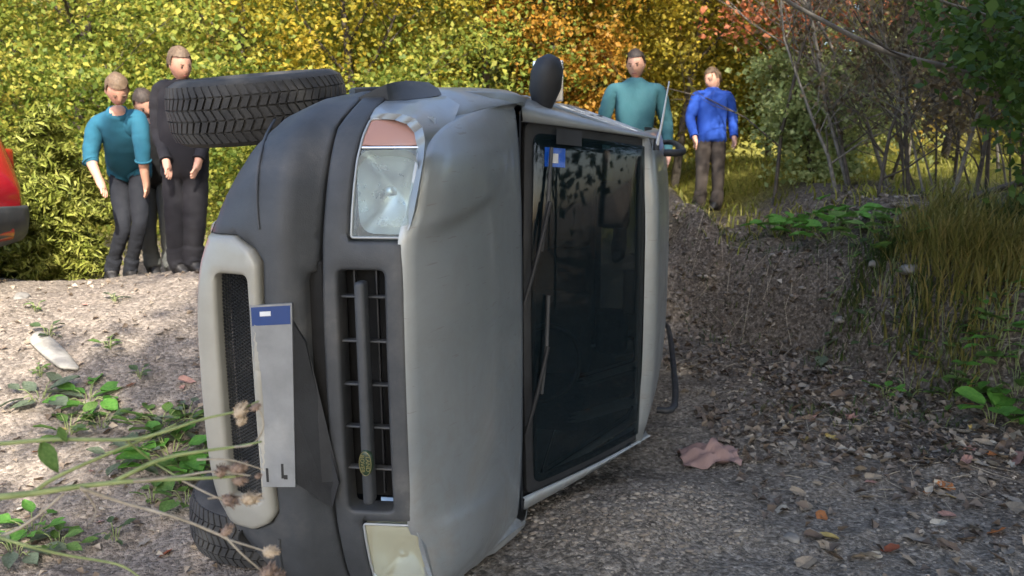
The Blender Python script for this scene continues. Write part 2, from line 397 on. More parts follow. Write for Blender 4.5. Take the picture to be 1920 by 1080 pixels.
def segdist(P, pts):
    P = np.array(P); A = np.array([tuple(p) for p in pts]); B = np.roll(A, -1, axis=0); D = B-A
    L = (D**2).sum(1)+1e-12; t = np.clip(((P[:, None, :]-A)*D).sum(-1)/L, 0, 1)
    C = A+t[..., None]*D; return np.sqrt(((P[:, None, :]-C)**2).sum(-1)).min(1)
def patch(name, outer, surf, mat, parent, holes=(), step=.035, bevel=.008, back=(0, 1, 0), thick=.03, skirt=None):
    """sheet with rounded edges and thickness over a 2D outline; surf(a,b)->3D local point"""
    back = Vector(back)
    B = resample(outer, step); Hs = [resample(h, step) for h in holes]
    loops = [B]+Hs; pts = []; edges = []
    for L in loops:
        s = len(pts); pts += [v.copy() for v in L]; edges += [(s+i, s+(i+1) % len(L)) for i in range(len(L))]
    nb = len(pts)
    ib = []
    for L in loops:
        n = len(L)
        for i in range(n):
            t = (L[(i+1) % n]-L[i-1]);
            if t.length < 1e-9: continue
            nn = Vector((-t.y, t.x)).normalized()
            for k in (.35, 1.0):
                for s in (1, -1): ib.append(L[i]+nn*s*bevel*k)
    xs = [p.x for p in B]; ys = [p.y for p in B]
    g = [Vector((x, y)) for x in np.arange(min(xs)+step/2, max(xs), step) for y in np.arange(min(ys)+step/2, max(ys), step)]
    allL = [p for L in loops for p in L]
    def dist(Ps):
        return np.minimum.reduce([segdist([tuple(p) for p in Ps], L) for L in loops])
    cand = []
    if ib:
        d = dist(ib); cand += [p for p, q in zip(ib, d) if q > bevel*.3]
    if g:
        d = dist(g); cand += [p for p, q in zip(g, d) if q > max(step*.55, bevel*1.25)]
    Bt = [tuple(p) for p in B]; Ht = [[tuple(p) for p in L] for L in Hs]
    cand = [p for p in cand if inpoly(tuple(p), Bt) and not any(inpoly(tuple(p), h) for h in Ht)]
    # thin out candidates that nearly coincide
    seen = set(); cc = []
    for p in cand:
        k = (round(p.x/(bevel*.3)), round(p.y/(bevel*.3)))
        if k not in seen: seen.add(k); cc.append(p)
    V2, E2, F2, *_ = geometry.delaunay_2d_cdt(pts+cc, edges, [], 0, 1e-6)
    bm = bmesh.new(); dd = dist(V2)
    vs = []
    for p, q in zip(V2, dd):
        q = min(q, bevel)/bevel; h = bevel*(1-math.sqrt(max(0, 1-(1-q)**2)))
        vs.append(bm.verts.new(Vector(surf(p.x, p.y))+back*h))
    for f in F2:
        c = sum((V2[i] for i in f), Vector((0, 0)))/len(f)
        if inpoly(tuple(c), Bt) and not any(inpoly(tuple(c), h) for h in Ht):
            try: bm.faces.new([vs[i] for i in f])
            except ValueError: pass
    for v in [v for v in bm.verts if not v.link_faces]: bm.verts.remove(v)
    be = [e for e in bm.edges if len(e.link_faces) == 1]
    r = bmesh.ops.extrude_edge_only(bm, edges=be)
    for v in r['geom']:
        if isinstance(v, bmesh.types.BMVert): v.co += back*(skirt or thick)
    bmesh.ops.recalc_face_normals(bm, faces=bm.faces)
    me = bpy.data.meshes.new(name); bm.to_mesh(me); bm.free()
    o = link(name, me, mat, parent); 
    try: me.set_sharp_from_angle(angle=R(50))
    except Exception: pass
    return o
def mirror_obj(o, parent=None):
    me = o.data.copy(); me.transform(Matrix.Diagonal((1, 1, -1, 1))); me.flip_normals()
    c = bpy.data.objects.new(o.name, me); scn.collection.objects.link(c); c.parent = parent or o.parent
    return c
SF = lambda off=0: (lambda a, b: (a, F(a, b)+off, b))
def tr(pxs, off=0): return [(lambda P: (P.x, P.z))(locF(x, y, off)) for x, y in pxs]
def sym(half):
    """half outline for w>=0 (starts and ends near w=0) -> closed outline"""
    return list(half)+[(a, -b) for a, b in reversed(half) if abs(b) > 1e-3]
# ---- bumper
seam = tr([(599, 452), (604, 380), (612, 310), (628, 240), (655, 205)])+[(.735, .905)]
xg = tr([(600, 600)])[0][0]
INS = tr([(497, 727), (490, 560), (488, 492), (474, 468), (440, 442), (394, 420)])
INS[0] = (INS[1][0], 0.0)
bump_half = [(xg-.036, 0), (xg-.034, .34), (xg-.026, .365), (xg-.004, .37)]+seam+[(.72, .938), (.64, .92), (.56, .89), (.49, .852), (.43, .79), (.385, .70), (.352, .56)]+\
    [(a+.004, b) for a, b in INS[::-1]]
patch('bumper', sym(bump_half), SF(0), M['plastic'], car, step=.035, bevel=.014, thick=.16)
# the groove line pressed along the bumper
def line_strip(name, pts, rad, mat, parent, sides=6):
    return link(name, tubes_mesh(name, [(smooth_pts(pts, 4), rad)], sides), mat, parent)
def FP(x, w, off=0): return Vector((x, F(x, w)+off, w))
ridge = [FP(a, b, -.001) for a, b in tr([(486, 430), (482, 380), (484, 320), (496, 262), (515, 225)])]
for s in (1, -1): line_strip('bumper_ridge', [Vector((p.x, p.y, p.z*s)) for p in ridge], .005, M['plastic'], car)
# ---- lower insert
ins = sym(INS+[(.335, .52), (.312, .40), (.305, .2), (.303, 0)])
sl = tr([(408, 512), (464, 512)])
s0, s1, sw_ = sl[0][0], sl[1][0], sl[0][1]
slot = rnd([(s0, -sw_), (s0, sw_), (s1, sw_), (s1+.004, .25), (s1+.004, -.25), (s1, -sw_)], .02)
print('INS', INS, 'slot', s0, s1, sw_)
patch('bumper_insert', rnd(ins, .012), SF(-.018), M['insert'], car, holes=[slot], step=.03, bevel=.016, thick=.08)
# honeycomb
def honeycomb():
    bm = bmesh.new(); s = .0085
    for i in range(16):
        for j in range(66):
            x = s0-.01+i*s*1.5*.72; w = -sw_-.01+(j+(i % 2)*.5)*s*1.33
            if x > s1+.012: continue
            ro, ri = s*.80, s*.48
            vo = []; vi = []
            for k in range(6):
                a = math.pi/3*k
                vo.append(bm.verts.new((x+ro*math.cos(a)*.86, F(x, w)+.022, w+ro*math.sin(a)*.86)))
                vi.append(bm.verts.new((x+ri*math.cos(a)*.86, F(x, w)+.030, w+ri*math.sin(a)*.86)))
            for k in range(6): bm.faces.new((vo[k], vo[(k+1) % 6], vi[(k+1) % 6], vi[k]))
    return bm_mesh('honeycomb_grille', bm)
hc = link('honeycomb_grille', honeycomb(), M['plastic'], car, smooth=False); hc['kind'] = 'stuff'
bm = bmesh.new(); box(bm, ((s0+s1)/2, .17, 0), (s1-s0+.06, .02, .84)); link('air_duct', bm_mesh('air_duct', bm), M['void'], car)
# ---- front panel around grille and lamps
def fixed(l, dx=0, dw=0): return [(a+dx, b+dw) for a, b in l]
hl = tr([(657, 446), (659, 400), (663, 350), (669, 300), (680, 255), (694, 224)])
hr_ = tr([(762, 219), (782, 226), (792, 240), (791, 290), (783, 340), (776, 385), (768, 425), (752, 447)])
edge_r = tr([(757, 462)])[0][0]
fp_half = [(edge_r, 0), (edge_r, .30), (edge_r-.002, hl[0][1]-.012)]+[(hl[0][0]-.004, hl[0][1]-.010)]+[(a-.006, b+.004) for a, b in hl[1:]]+[(.83, .925), (.775, .933)]+[(a+.006, b) for a, b in seam[::-1]]+[(xg+.006, .20), (xg+.006, 0)]
gr = tr([(632, 508), (719, 508)])
g0, g1, gw = gr[0][0], gr[1][0], (gr[0][1]+gr[1][1])/2
gho = rnd([(g0, -gw-.05), (g0, gw), (g1, gw), (g1, -gw-.05)], .02)
patch('front_panel', sym(fp_half), SF(0), M['plastic'], car, holes=[gho], step=.035, bevel=.012, thick=.07)
# recess slot between bumper and panel
bm = bmesh.new(); box(bm, (xg-.016, .12, .0), (.05, .06, .80), .006); link('bumper_slot', bm_mesh('bumper_slot', bm), M['void'], car)
# grille: dark back, cross fins, centre bar, emblem
bm = bmesh.new(); box(bm, ((g0+g1)/2, .19, 0), (g1-g0+.06, .02, 2*gw+.06)); link('grille_back', bm_mesh('grille_back', bm), M['void'], car)
gc = (g0+g1)/2
for k in range(5):
    w = gw-.085-k*(2*gw-.15)/4.2
    bm = bmesh.new(); box(bm, (gc, F(gc, w)+.035, w), (g1-g0+.02, .03, .007), .002); link('grille_fin', bm_mesh('grille_fin', bm), M['plastic'], car)
for dx in (-.035, .037):
    bm = bmesh.new(); box(bm, (gc+dx, F(gc, 0)+.06, 0), (.006, .02, 2*gw), .002); link('grille_slat', bm_mesh('grille_slat', bm), M['plastic_dark'], car)
bm = bmesh.new(); box(bm, (gc+.004, F(gc, 0)+.0, -.02), (.033, .055, 2*gw-.02), .012); link('grille_bar', bm_mesh('grille_bar', bm), M['plastic'], car)
P = locF(685, 860); ew = P.z
bm = bmesh.new(); rings = lathe(bm, [(.001, -.006), (.028, -.005), (.034, -.002), (.036, .012)], 28)
bm.transform(Matrix.Translation((gc+.006, F(gc, ew)-.034, ew)) @ Matrix.Rotation(R(-90), 4, 'X') @ Matrix.Diagonal((.62, 1.25, 1, 1)))
M['emblem'] = flat('emblem_green', (.02, .045, .022), .35, coat=.5); M['gold'] = flat('emblem_gold', (.20, .18, .07), .4)
emb = link('emblem', bm_mesh('emblem', bm), M['emblem'], car)
def text_mesh(name, s, size, mat, parent, mw):
    c = bpy.data.curves.new(name, 'FONT'); c.body = s; c.size = size; c.extrude = .0006; c.align_x = 'CENTER'; c.align_y = 'CENTER'
    o = bpy.data.objects.new(name, c); scn.collection.objects.link(o)
    dg = bpy.context.evaluated_depsgraph_get(); me = bpy.data.meshes.new_from_object(o.evaluated_get(dg)); bpy.data.objects.remove(o)
    me.transform(mw); return link(name, me, mat, parent, smooth=False)
# letters read along the car's width (upright seen with the car on its wheels)
basis = Matrix(((0, 1, 0), (0, 0, -1), (-1, 0, 0))).to_4x4()   # text x -> -w, text y -> +height, text z -> -y
for s, dx in (('LAND', .009), ('ROVER', -.009)):
    text_mesh('emblem_letters', s, .019, M['gold'], emb, Matrix.Translation((gc+.006+dx, F(gc, ew)-.043, ew)) @ basis)
# oval rim line
a = np.linspace(0, 2*math.pi, 33)
line_strip('emblem_rim', [Vector((gc+.006+.0195*math.cos(t), F(gc, ew)-.041, ew+.040*math.sin(t))) for t in a], .0012, M['gold'], emb)
# ---- headlights
def headlight(s):
    lens_o = hl+hr_
    ys = [b for a, b in lens_o]; wm = max(ys)
    split = tr([(720, 277)])[0][1]
    def surf(a, b): return (a, F(a, b)+.006, b)
    low = [(a, b) for a, b in lens_o if b < split-.004]
    # ordered outline halves
    left_low = [(a, b) for a, b in hl if b < split]; right_low = [(a, b) for a, b in hr_ if b < split]
    left_up = [(a, b) for a, b in hl if b >= split]; right_up = [(a, b) for a, b in hr_ if b >= split]
    xl = np.interp(split, [b for a, b in hl], [a for a, b in hl]); hs = sorted(hr_, key=lambda q: q[1]); xr = np.interp(split, [b for a, b in hs], [a for a, b in hs])
    lens = patch('headlight', rnd(left_low+[(xl, split-.003), (xr, split-.003)]+right_low, .010), surf, M['lens'], car, step=.03, bevel=.010, thick=.03)
    ind = patch('indicator', rnd([(xl, split+.003)]+left_up+right_up+[(xr, split+.003)], .008), surf, M['amber'], lens, step=.03, bevel=.010, thick=.03)
    # housing rim
    rim = [Vector((a, F(a, b)+.007, b)) for a, b in rnd(lens_o, .01)]; rim.append(rim[0])
    fr = link('lamp_frame', tubes_mesh('lamp_frame', [(rim, .0045)], 6), M['lframe'], lens)
    fr2 = link('lamp_frame', tubes_mesh('lamp_frame', [([Vector((xl+.006, F(xl, split)+.008, split)), Vector(((xl+xr)/2, F((xl+xr)/2, split)+.004, split)), Vector((xr-.006, F(xr, split)+.008, split))], .005)], 6), M['chrome'], lens)
    # reflector bowl
    bm = bmesh.new(); wc = (split+hl[0][1])/2; xc = (np.mean([a for a, b in lens_o])); ra, rb = (xr-hl[0][0])/2*.93, (split-hl[0][1])/2*.93
    rr = [bm.verts.new((xc, F(xc, wc)+.115, wc))]
    prev = None
    for k in range(1, 9):
        t = k/8; ring = []
        for i in range(28):
            th = 2*math.pi*i/28; c, s_ = math.cos(th), math.sin(th); e = .42
            q = t*(1 if k < 8 else 1.0)
            x = xc+ra*q*1.03*math.copysign(abs(c)**e, c); w = wc+rb*q*1.04*math.copysign(abs(s_)**e, s_)
            ring.append(bm.verts.new((x, F(xc, wc)+.115-.09*t*t+.02*(i % 2)*0, w)))
        if prev:
            for i in range(28): bm.faces.new((prev[i], prev[(i+1) % 28], ring[(i+1) % 28], ring[i]))
        else:
            for i in range(28): bm.faces.new((rr[0], ring[(i+1) % 28], ring[i]))
        prev = ring
    rf = link('reflector', bm_mesh('reflector', bm), M['chrome'], lens)
    bm = bmesh.new(); bmesh.ops.create_uvsphere(bm, u_segments=12, v_segments=8, radius=.020)
    bm.transform(Matrix.Translation((xc, F(xc, wc)+.05, wc))); link('bulb', bm_mesh('bulb', bm), M['chrome'], lens)
    bm = bmesh.new(); box(bm, (xc, F(xc, wm-.05)+.09, (hl[0][1]+wm)/2), (xr-hl[0][0]+.02, .01, wm-hl[0][1]))
    link('lamp_housing', bm_mesh('lamp_housing', bm), M['chrome'], lens)
    if s < 0:
        objs = [lens]+list(lens.children)
        for o in objs:
            o.data.transform(Matrix.Diagonal((1, 1, -1, 1))); o.data.flip_normals()
    return lens
h1 = headlight(1); h2 = headlight(-1)
for o in h2.children:
    pass
M['lens_reflection'] = glass('lens_glass_reflection', (.50, .47, .33), .62, .3)  # yellowish reflection on the lower lens, put into the glass colour
h2.data.materials[0] = M['lens_reflection']; h2['label'] = 'lower headlight glass with a yellowish reflection put into its colour'
# ---- bonnet, lofted from its front edge to the windscreen base
edge_px = [(764, 452, None), (779, 400, .135), (788, 350, .15), (797, 300, .175), (806, 270, .23), (824, 246, .31), (852, 226, .44), (890, 210, .62), (935, 199, .82), (982, 191, 1.02)]
E0 = [Vector((edge_r+.006, F(edge_r, w)+.004, w)) for w in np.linspace(0, .28, 8)]
for px, py, yl in edge_px:
    E0.append(locF(px, py) if yl is None else loc(px, py, yl))
XB = loc(980, 600, 1.02).x
wend = E0[-1].z
E1 = [Vector((XB+.0-.03*(p.z/wend)**4, 1.02+.0*p.z, p.z)) for p in E0]; E1[-1] = E0[-1].copy()
E1[-1] += Vector((.002, .01, 0))
def loft(name, A, B, mat, parent, n=20, bulge=None, thick=(-1, .0, 0), td=.02, mirror=True):
    """sheet between two curves; bulge(s, j)->Vector offset"""
    full = []
    for j, (a, b) in enumerate(zip(A, B)):
        full.append([a.lerp(b, i/n)+(bulge(i/n, j) if bulge else Vector()) for i in range(n+1)])
    if mirror:
        full = [[Vector((p.x, p.y, -p.z)) for p in c] for c in full[:0:-1]]+full
    bm = bmesh.new(); g = [[bm.verts.new(p) for p in c] for c in full]
    for c, d in zip(g, g[1:]):
        for i in range(n):
            try: bm.faces.new((c[i], c[i+1], d[i+1], d[i]))
            except ValueError: pass
    bmesh.ops.remove_doubles(bm, verts=bm.verts, dist=1e-5)
    be = [e for e in bm.edges if len(e.link_faces) == 1]; r = bmesh.ops.extrude_edge_only(bm, edges=be)
    for v in r['geom']:
        if isinstance(v, bmesh.types.BMVert): v.co += Vector(thick).normalized()*td
    return link(name, bm_mesh(name, bm), mat, parent)
def bon(s, j):
    a, b = E0[j], E1[j]; L = (b-a).length
    f = min(L/.9, 1); w = a.z/wend
    # quick roll over the front edge, then nearly flat; shallow raised ribs beside the middle
    x = (b.x-a.x)*((1-(1-s)**6)*.36+s*.64-s)
    rib = .012*float(sst(-.022, .022, abs(a.z)-(.475+.15*s)))*float(sst(.02, .10, s))*float(sst(.70, .35, s))*float(sst(.80, .62, abs(a.z)))
    rib += .012*float(sst(.9, 1.0, abs(w)))*0
    dent = -.004*math.exp(-((a.z+.2)/.2)**2-((s-.6)/.2)**2)
    return Vector((x+(.020*math.sin(math.pi*s)*(1-w*w))+rib+dent, 0, 0))*f
E0f, E1f = [], []
for k in range(len(E0)-1):
    for t in (0, .25, .5, .75): E0f.append(E0[k].lerp(E0[k+1], t)); E1f.append(E1[k].lerp(E1[k+1], t))
E0f.append(E0[-1]); E1f.append(E1[-1])
def fine(A):
    P = smooth_pts(A, 5); return P
E0, E1 = fine(E0), fine(E1)
bonnet = loft('bonnet', E0, E1, M['silver'], car, n=26, bulge=bon, td=.03)
# ---- wing (fender): photo-view outline with depths, mirrored for the lower side
def rbf(ctrl):
    P = np.array([(c[0]/100, c[1]/100) for c in ctrl]); v = np.array([c[2] for c in ctrl], float)
    r = np.linalg.norm(P[:, None]-P[None], axis=-1); K = np.where(r > 0, r**2*np.log(r+1e-12), 0)
    n = len(P); A = np.zeros((n+3, n+3)); A[:n, :n] = K+np.eye(n)*1e-3; A[:n, n] = 1; A[:n, n+1:] = P; A[n, :n] = 1; A[n+1:, :n] = P.T
    c = np.linalg.solve(A, np.concatenate([v, [0, 0, 0]]))
    def f(x, y):
        q = np.array([x/100, y/100]); r = np.linalg.norm(P-q, axis=1); k = np.where(r > 0, r**2*np.log(r+1e-12), 0)
        return float(k @ c[:n]+c[n]+q @ c[n+1:])
    return f
wing = [(767, 432, .115), (776, 398, .12), (785, 350, .135), (794, 298, .16), (797, 262, .19), (792, 238, .21), (778, 222, .22), (755, 214, .24), (725, 212, .26), (699, 216, .28), (704, 203, .32), (722, 189, .39), (760, 188, .44), (800, 184, .50), (835, 180, .56), (862, 196, .50), (852, 225, .44), (825, 245, .32), (805, 270, .24), (797, 300, .18), (789, 350, .155), (780, 400, .14), (771, 432, .128)]
def wing_roll():
    src = [Vector(p) for p in WE]; bm = bmesh.new(); g = []
    for p in smooth_pts(src, 5):
        wb = .93+.02*float(sst(.2, 1.0, p.y)); row = []; e = Vector((p.x-.30-.06*float(sst(.6, .2, p.y)), p.y+.02, wb)) if False else Vector((p.x-.17, p.y+.06, wb))
        st_ = 1-float(sst(.42, .62, p.y)); p = p+Vector((-.004-.035*st_, .04*st_, .002-.02*st_)); e = e+Vector((-.03*st_, .03*st_, -.03*st_))
        for t in np.linspace(0, math.pi/2, 13):
            a = p.x+(e.x-p.x)*(1-math.cos(t)); c = p.z+(e.z-p.z)*math.sin(t)
            row.append(bm.verts.new((a, p.y+(e.y-p.y)*t/1.57+.10*(1-math.cos(t))*float(sst(.5, .2, p.y)), c)))
        row.append(bm.verts.new((e.x-.04-.16*float(sst(.5, .9, p.y)), row[-1].co.y, wb-.01))); g.append(row)
    for a, b in zip(g, g[1:]):
        for i in range(len(a)-1): bm.faces.new((a[i], a[i+1], b[i+1], b[i]))
    return bm_mesh('wing_top', bm)
WE = [loc(x, y, d) for x, y, d in ((852, 226, .44), (890, 210, .62), (935, 199, .82), (984, 190, 1.06))]
print('WE', [tuple(round(v, 3) for v in p) for p in WE])
wt = link('wing', wing_roll(), M['silver'], car); mirror_obj(wt)
fy = rbf([(a, b, c) for a, b, c in wing[:-1]])
def fs(x, y): return tuple(loc(x, y, max(.08, fy(x, y))))
wg = patch('wing_edge', [(a, b) for a, b, c in wing], fs, M['silver'], car, step=6, bevel=1e-4, back=(-.6, .25, -.35), thick=.05)
mirror_obj(wg)
flare = [(724, 158, .40), (728, 188, .41), (760, 187, .45), (800, 183, .53), (829, 178, .60), (822, 166, .64), (803, 154, .66), (765, 151, .56), (738, 154, .46)]
fy2 = rbf(flare)
fl = patch('wheel_arch_flare', [(a, b) for a, b, c in flare], lambda x, y: tuple(loc(x, y, fy2(x, y)-.012)), M['plastic'], car, step=9, bevel=1e-4, back=(-.9, .2, -.35), thick=.12)
mirror_obj(fl)
# ---- body sides, with wheel arches, doors, windows
WB = .925
AX = [(.20, .90), (.20, 3.44)]
def side_w(x, y):
    w = WB+.004*math.sin(y*1.2)-.02*max(0, (y-3.6))**2
    if x > 1.15: w -= (x-1.15)*.36
    if x < .75: w -= .05*(.75-x)
    if y < .55: w -= .30*(.55-y)**2+.16*max(0, .5-y)
    return w
arch = lambda cy, r=.44, cx=.36: [(cx+r*math.sin(t), cy-r*math.cos(t)) for t in np.linspace(.12, math.pi-.12, 16)]
def SS(s): return lambda a, b: (a, b, s*side_w(a, b))
def side(s):
    bk = (0, 0, -s)
    def sp(name, outer, mat, holes=(), bevel=.006, th=.03, r=0.0): return patch(name, rnd(outer, r) if r else outer, SS(s), mat, car, holes=holes, step=.08, bevel=bevel, back=bk, thick=th)
    sp('front_wing_side', [(.84, .60), (.98, .66), (1.10, .80), (1.19, 1.02), (1.17, 1.40), (.38, 1.40)]+arch(.90)[::-1][:-4], M['silver'])
    def door(y0, y1, win):
        d = sp('door', [(.40, y0), (1.68, y0+(.42 if win == 0 else 0)), (1.70, y1), (.40, y1)] if win else [(.40, y0), (1.17, y0), (1.66, y0+.56), (1.70, y1), (.40, y1)], M['silver'],
               holes=[rnd([(1.20, y0+.14), (1.60, y0+.60), (1.63, y1-.06), (1.20, y1-.06)] if not win else [(1.20, y0+.06), (1.63, y0+.06), (1.63, y1-.07), (1.20, y1-.07)], .04)], r=.02)
        g = patch('door_window', rnd([(1.19, y0+.12), (1.61, y0+.59), (1.64, y1-.05), (1.19, y1-.05)] if not win else [(1.19, y0+.05), (1.64, y0+.05), (1.64, y1-.06), (1.19, y1-.06)], .04), lambda a, b: (a, b, s*(side_w(a, b)-.012)), M['glass'], d, step=.12, bevel=.003, back=bk, thick=.004)
        bm = bmesh.new(); box(bm, (1.02, y1-.14, s*(WB+.014)), (.03, .17, .022), .008); link('door_handle', bm_mesh('door_handle', bm), M['plastic_dark'], d)
        bm = bmesh.new(); box(bm, (.62, (y0+y1)/2, s*(WB+.008)), (.09, y1-y0-.04, .02), .008); link('door_trim', bm_mesh('door_trim', bm), M['plastic'], d)
    door(1.41, 2.24, 0); door(2.25, 2.98, 1)
    sp('rear_quarter', [(.40, 2.99), (1.70, 2.99), (1.70, 3.98), (1.15, 4.12), (.42, 4.14)]+[(a, b) for a, b in arch(3.44)[::-1] if a > .40], M['silver'], holes=[rnd([(1.22, 3.08), (1.62, 3.08), (1.60, 3.72), (1.22, 3.84)], .05)])
    q = patch('quarter_window', rnd([(1.21, 3.07), (1.63, 3.07), (1.61, 3.73), (1.21, 3.85)], .05), lambda a, b: (a, b, s*(side_w(a, b)-.012)), M['glass'], car, step=.12, bevel=.003, back=bk, thick=.004)
    sp('sill', [(.27, 1.32), (.395, 1.32), (.395, 3.05), (.27, 3.05)], M['plastic'], bevel=.02, th=.08)
    for cy in (.90, 3.44):
        o_, i_ = arch(cy, .49)[3:], arch(cy, .435)[3:]
        patch('arch_trim', o_+i_[::-1], lambda a, b: (a, b, s*(side_w(a, b)+.016)), M['plastic'], car, step=.06, bevel=.008, back=bk, thick=.05)
side(1); side(-1)
# ---- windscreen, pillars, roof
XT, YT, WT = 1.70, 1.66, .72
WBs = .80
def scr(u, v, off=0):
    """u 0 base..1 top, v -1..1"""
    w = v*(WBs+(WT-WBs)*u); y = 1.07+(YT-1.07)*u+.07*v*v*(1-.4*u); x = XB+.015+(XT-XB-.015)*u+.02*math.sin(math.pi*u)
    return Vector((x-off, y+off*.8, w))
scr_n = Vector((1, -1, 0)).normalized()
patch('windscreen', rnd([(.03, -.97), (.03, .97), (.97, .965), (.97, -.965)], .06), lambda u, v: tuple(scr(u, v)), M['glass'], car, step=.12, bevel=.004, back=(-.7, .7, 0), thick=.006)
patch('windscreen_seal', rnd([(-.02, -1.02), (-.02, 1.02), (1.02, 1.01), (1.02, -1.01)], .05), lambda u, v: tuple(scr(u, v, .006)), M['plastic_dark'], car, holes=[rnd([(.06, -.94), (.06, .94), (.955, .95), (.955, -.95)], .06)], step=.1, bevel=.004, back=(-.7, .7, 0), thick=.02)
for s in (1, -1):
    bm = bmesh.new(); A = []; 
    for i in range(13):
        u = -.06+i/12*1.10
        p = scr(u, s*1.015); q = Vector((p.x-.02, p.y+.06, s*(side_w(max(p.x, 1.0), 1.3)+.0)))
        mid = (p+q)/2+Vector((.012, -.012, s*.018))
        A.append([bm.verts.new(p), bm.verts.new(p+Vector((.012, -.008, s*.004))), bm.verts.new(mid), bm.verts.new(q), bm.verts.new(q+Vector((-.05, .06, -s*.01)))])
    for a, b in zip(A, A[1:]):
        for i in range(4): bm.faces.new((a[i], a[i+1], b[i+1], b[i]))
    link('windscreen_pillar', bm_mesh('windscreen_pillar', bm), M['silver'], car)
# cowl between bonnet and glass
bm = bmesh.new()
A = [[bm.verts.new((XB-.015+dx, 1.0+dy+.06*(v*v), v*(WBs+.06))) for dx, dy in ((0, 0), (.0, .05), (-.015, .10), (.03, .13))] for v in np.linspace(-1, 1, 15)]
for a, b in zip(A, A[1:]):
    for i in range(3): bm.faces.new((a[i], a[i+1], b[i+1], b[i]))
link('cowl', bm_mesh('cowl', bm), M['plastic_dark'], car)
# roof
bm = bmesh.new(); g = []
for i in range(15):
    y = YT+(4.02-YT)*i/14; row = []
    for j in range(13):
        v = -1+j/6; x = XT+.03+.085*math.sin(min(1, (y-YT)/1.1)*math.pi/2)*(1-.15*v*v)-.05*abs(v)**4
        if y > 3.8: x -= (y-3.8)*.25
        row.append(bm.verts.new((x, y+.03*(1-v*v)*(-1 if i == 0 else 0), v*(WT+.035))))
    g.append(row)
for a, b in zip(g, g[1:]):
    for j in range(12): bm.faces.new((a[j], a[j+1], b[j+1], b[j]))
be = [e for e in bm.edges if len(e.link_faces) == 1]; r = bmesh.ops.extrude_edge_only(bm, edges=be)
for v in r['geom']:
    if isinstance(v, bmesh.types.BMVert): v.co += Vector((-.05, 0, .01 if v.co.z > 0 else -.01))
link('roof', bm_mesh('roof', bm), M['silver'], car)
for s in (1, -1):
    pts = [(XT+.06, YT+.25, s*.66), (XT+.15, YT+.33, s*.66), (XT+.165, 2.8, s*.66), (XT+.15, 3.75, s*.66), (XT+.06, 3.86, s*.66)]
    line_strip('roof_rail', pts, .018, M['plastic_dark'], car, 8)
# back end
patch('tailgate', rnd([(.45, -.86), (.45, .86), (1.15, .88), (1.72, .70), (1.72, -.70), (1.15, -.88)], .06), lambda a, b: (a, 4.15-max(0, a-1.1)*.25-.08*b*b, b), M['silver'], car, holes=[rnd([(1.2, -.68), (1.2, .68), (1.6, .60), (1.6, -.60)], .06)], step=.12, bevel=.01, back=(0, -1, 0), thick=.05)
patch('rear_window', rnd([(1.19, -.69), (1.19, .69), (1.61, .61), (1.61, -.61)], .06), lambda a, b: (a, 4.135-max(0, a-1.1)*.25-.08*b*b, b), M['glass'], car, step=.15, bevel=.003, back=(0, -1, 0), thick=.005)
bm = bmesh.new(); box(bm, (.42, 4.14, 0), (.26, .16, 1.74), .05); link('rear_bumper', bm_mesh('rear_bumper', bm), M['plastic'], car)
# underbody, engine bay and cabin shell
bm = bmesh.new(); box(bm, (.36, 2.25, 0), (.10, 3.5, 1.40), .03); box(bm, (.34, 1.9, .1), (.14, 2.2, .09), .03)
box(bm, (.26, .92, 0), (.07, .09, 1.35), .02); box(bm, (.26, 3.44, 0), (.07, .09, 1.35), .02); link('underbody', bm_mesh('underbody', bm), M['under'], car)
bm = bmesh.new(); box(bm, (.68, .72, 0), (.56, .62, 1.20), .05); link('engine', bm_mesh('engine', bm), M['void'], car)
bm = bmesh.new(); box(bm, (.70, 1.16, 0), (.86, .03, 1.66)); link('firewall', bm_mesh('firewall', bm), M['void'], car)
for s in (1, -1):
    for cy in (.90, 3.44):
        bm = bmesh.new(); A = []
        for t in np.linspace(.9, math.pi, 13):
            A.append([bm.verts.new((.36+.45*math.sin(t), cy-.45*math.cos(t), s*w)) for w in (.91, .62)])
        for a, b in zip(A, A[1:]): bm.faces.new((a[0], a[1], b[1], b[0]))
        bm.faces.new([a[1] for a in A]); link('wheel_arch_liner', bm_mesh('wheel_arch_liner', bm), M['void'], car)
# cabin
M['cloth'] = surf_mat('seat_cloth', [(.3, (.035, .04, .046)), (.7, (.08, .088, .095))], 20, .95, .3, 200)
bm = bmesh.new(); box(bm, (1.02, 1.38, 0), (.30, .36, 1.50), .08); box(bm, (1.14, 1.30, -.36), (.12, .2, .36), .05); link('dashboard', bm_mesh('dashboard', bm), M['plastic_dark'], car)
for s in (1, -1):
    bm = bmesh.new(); box(bm, (.72, 2.0, s*.36), (.18, .52, .50), .07); box(bm, (1.06, 2.30, s*.36), (.66, .15, .48), .07, None); box(bm, (1.50, 2.36, s*.36), (.18, .10, .26), .04)
    link('front_seat', bm_mesh('front_seat', bm), M['cloth'], car)
bm = bmesh.new(); box(bm, (1.02, 3.2, 0), (.66, .15, 1.25), .06); box(bm, (.70, 2.95, 0), (.18, .5, 1.25), .06); link('rear_bench', bm_mesh('rear_bench', bm), M['cloth'], car)
a = np.linspace(0, 2*math.pi, 29)
sw = Matrix.Rotation(R(28), 3, 'Z')
line_strip('steering_wheel', [Vector((1.20, 1.66, -.36))+sw @ Vector((.19*math.cos(t), 0, .19*math.sin(t))) for t in a], .014, M['plastic_dark'], car, 8)
bm = bmesh.new(); box(bm, (.9, 3.0, -.0), (.9, 1.9, 1.70)); 
for f in list(bm.faces):
    if f.normal.y < -.9 or f.normal.x > .9: bm.faces.remove(f)
link('cabin_lining', bm_mesh('cabin_lining', bm), M['cloth'], car)
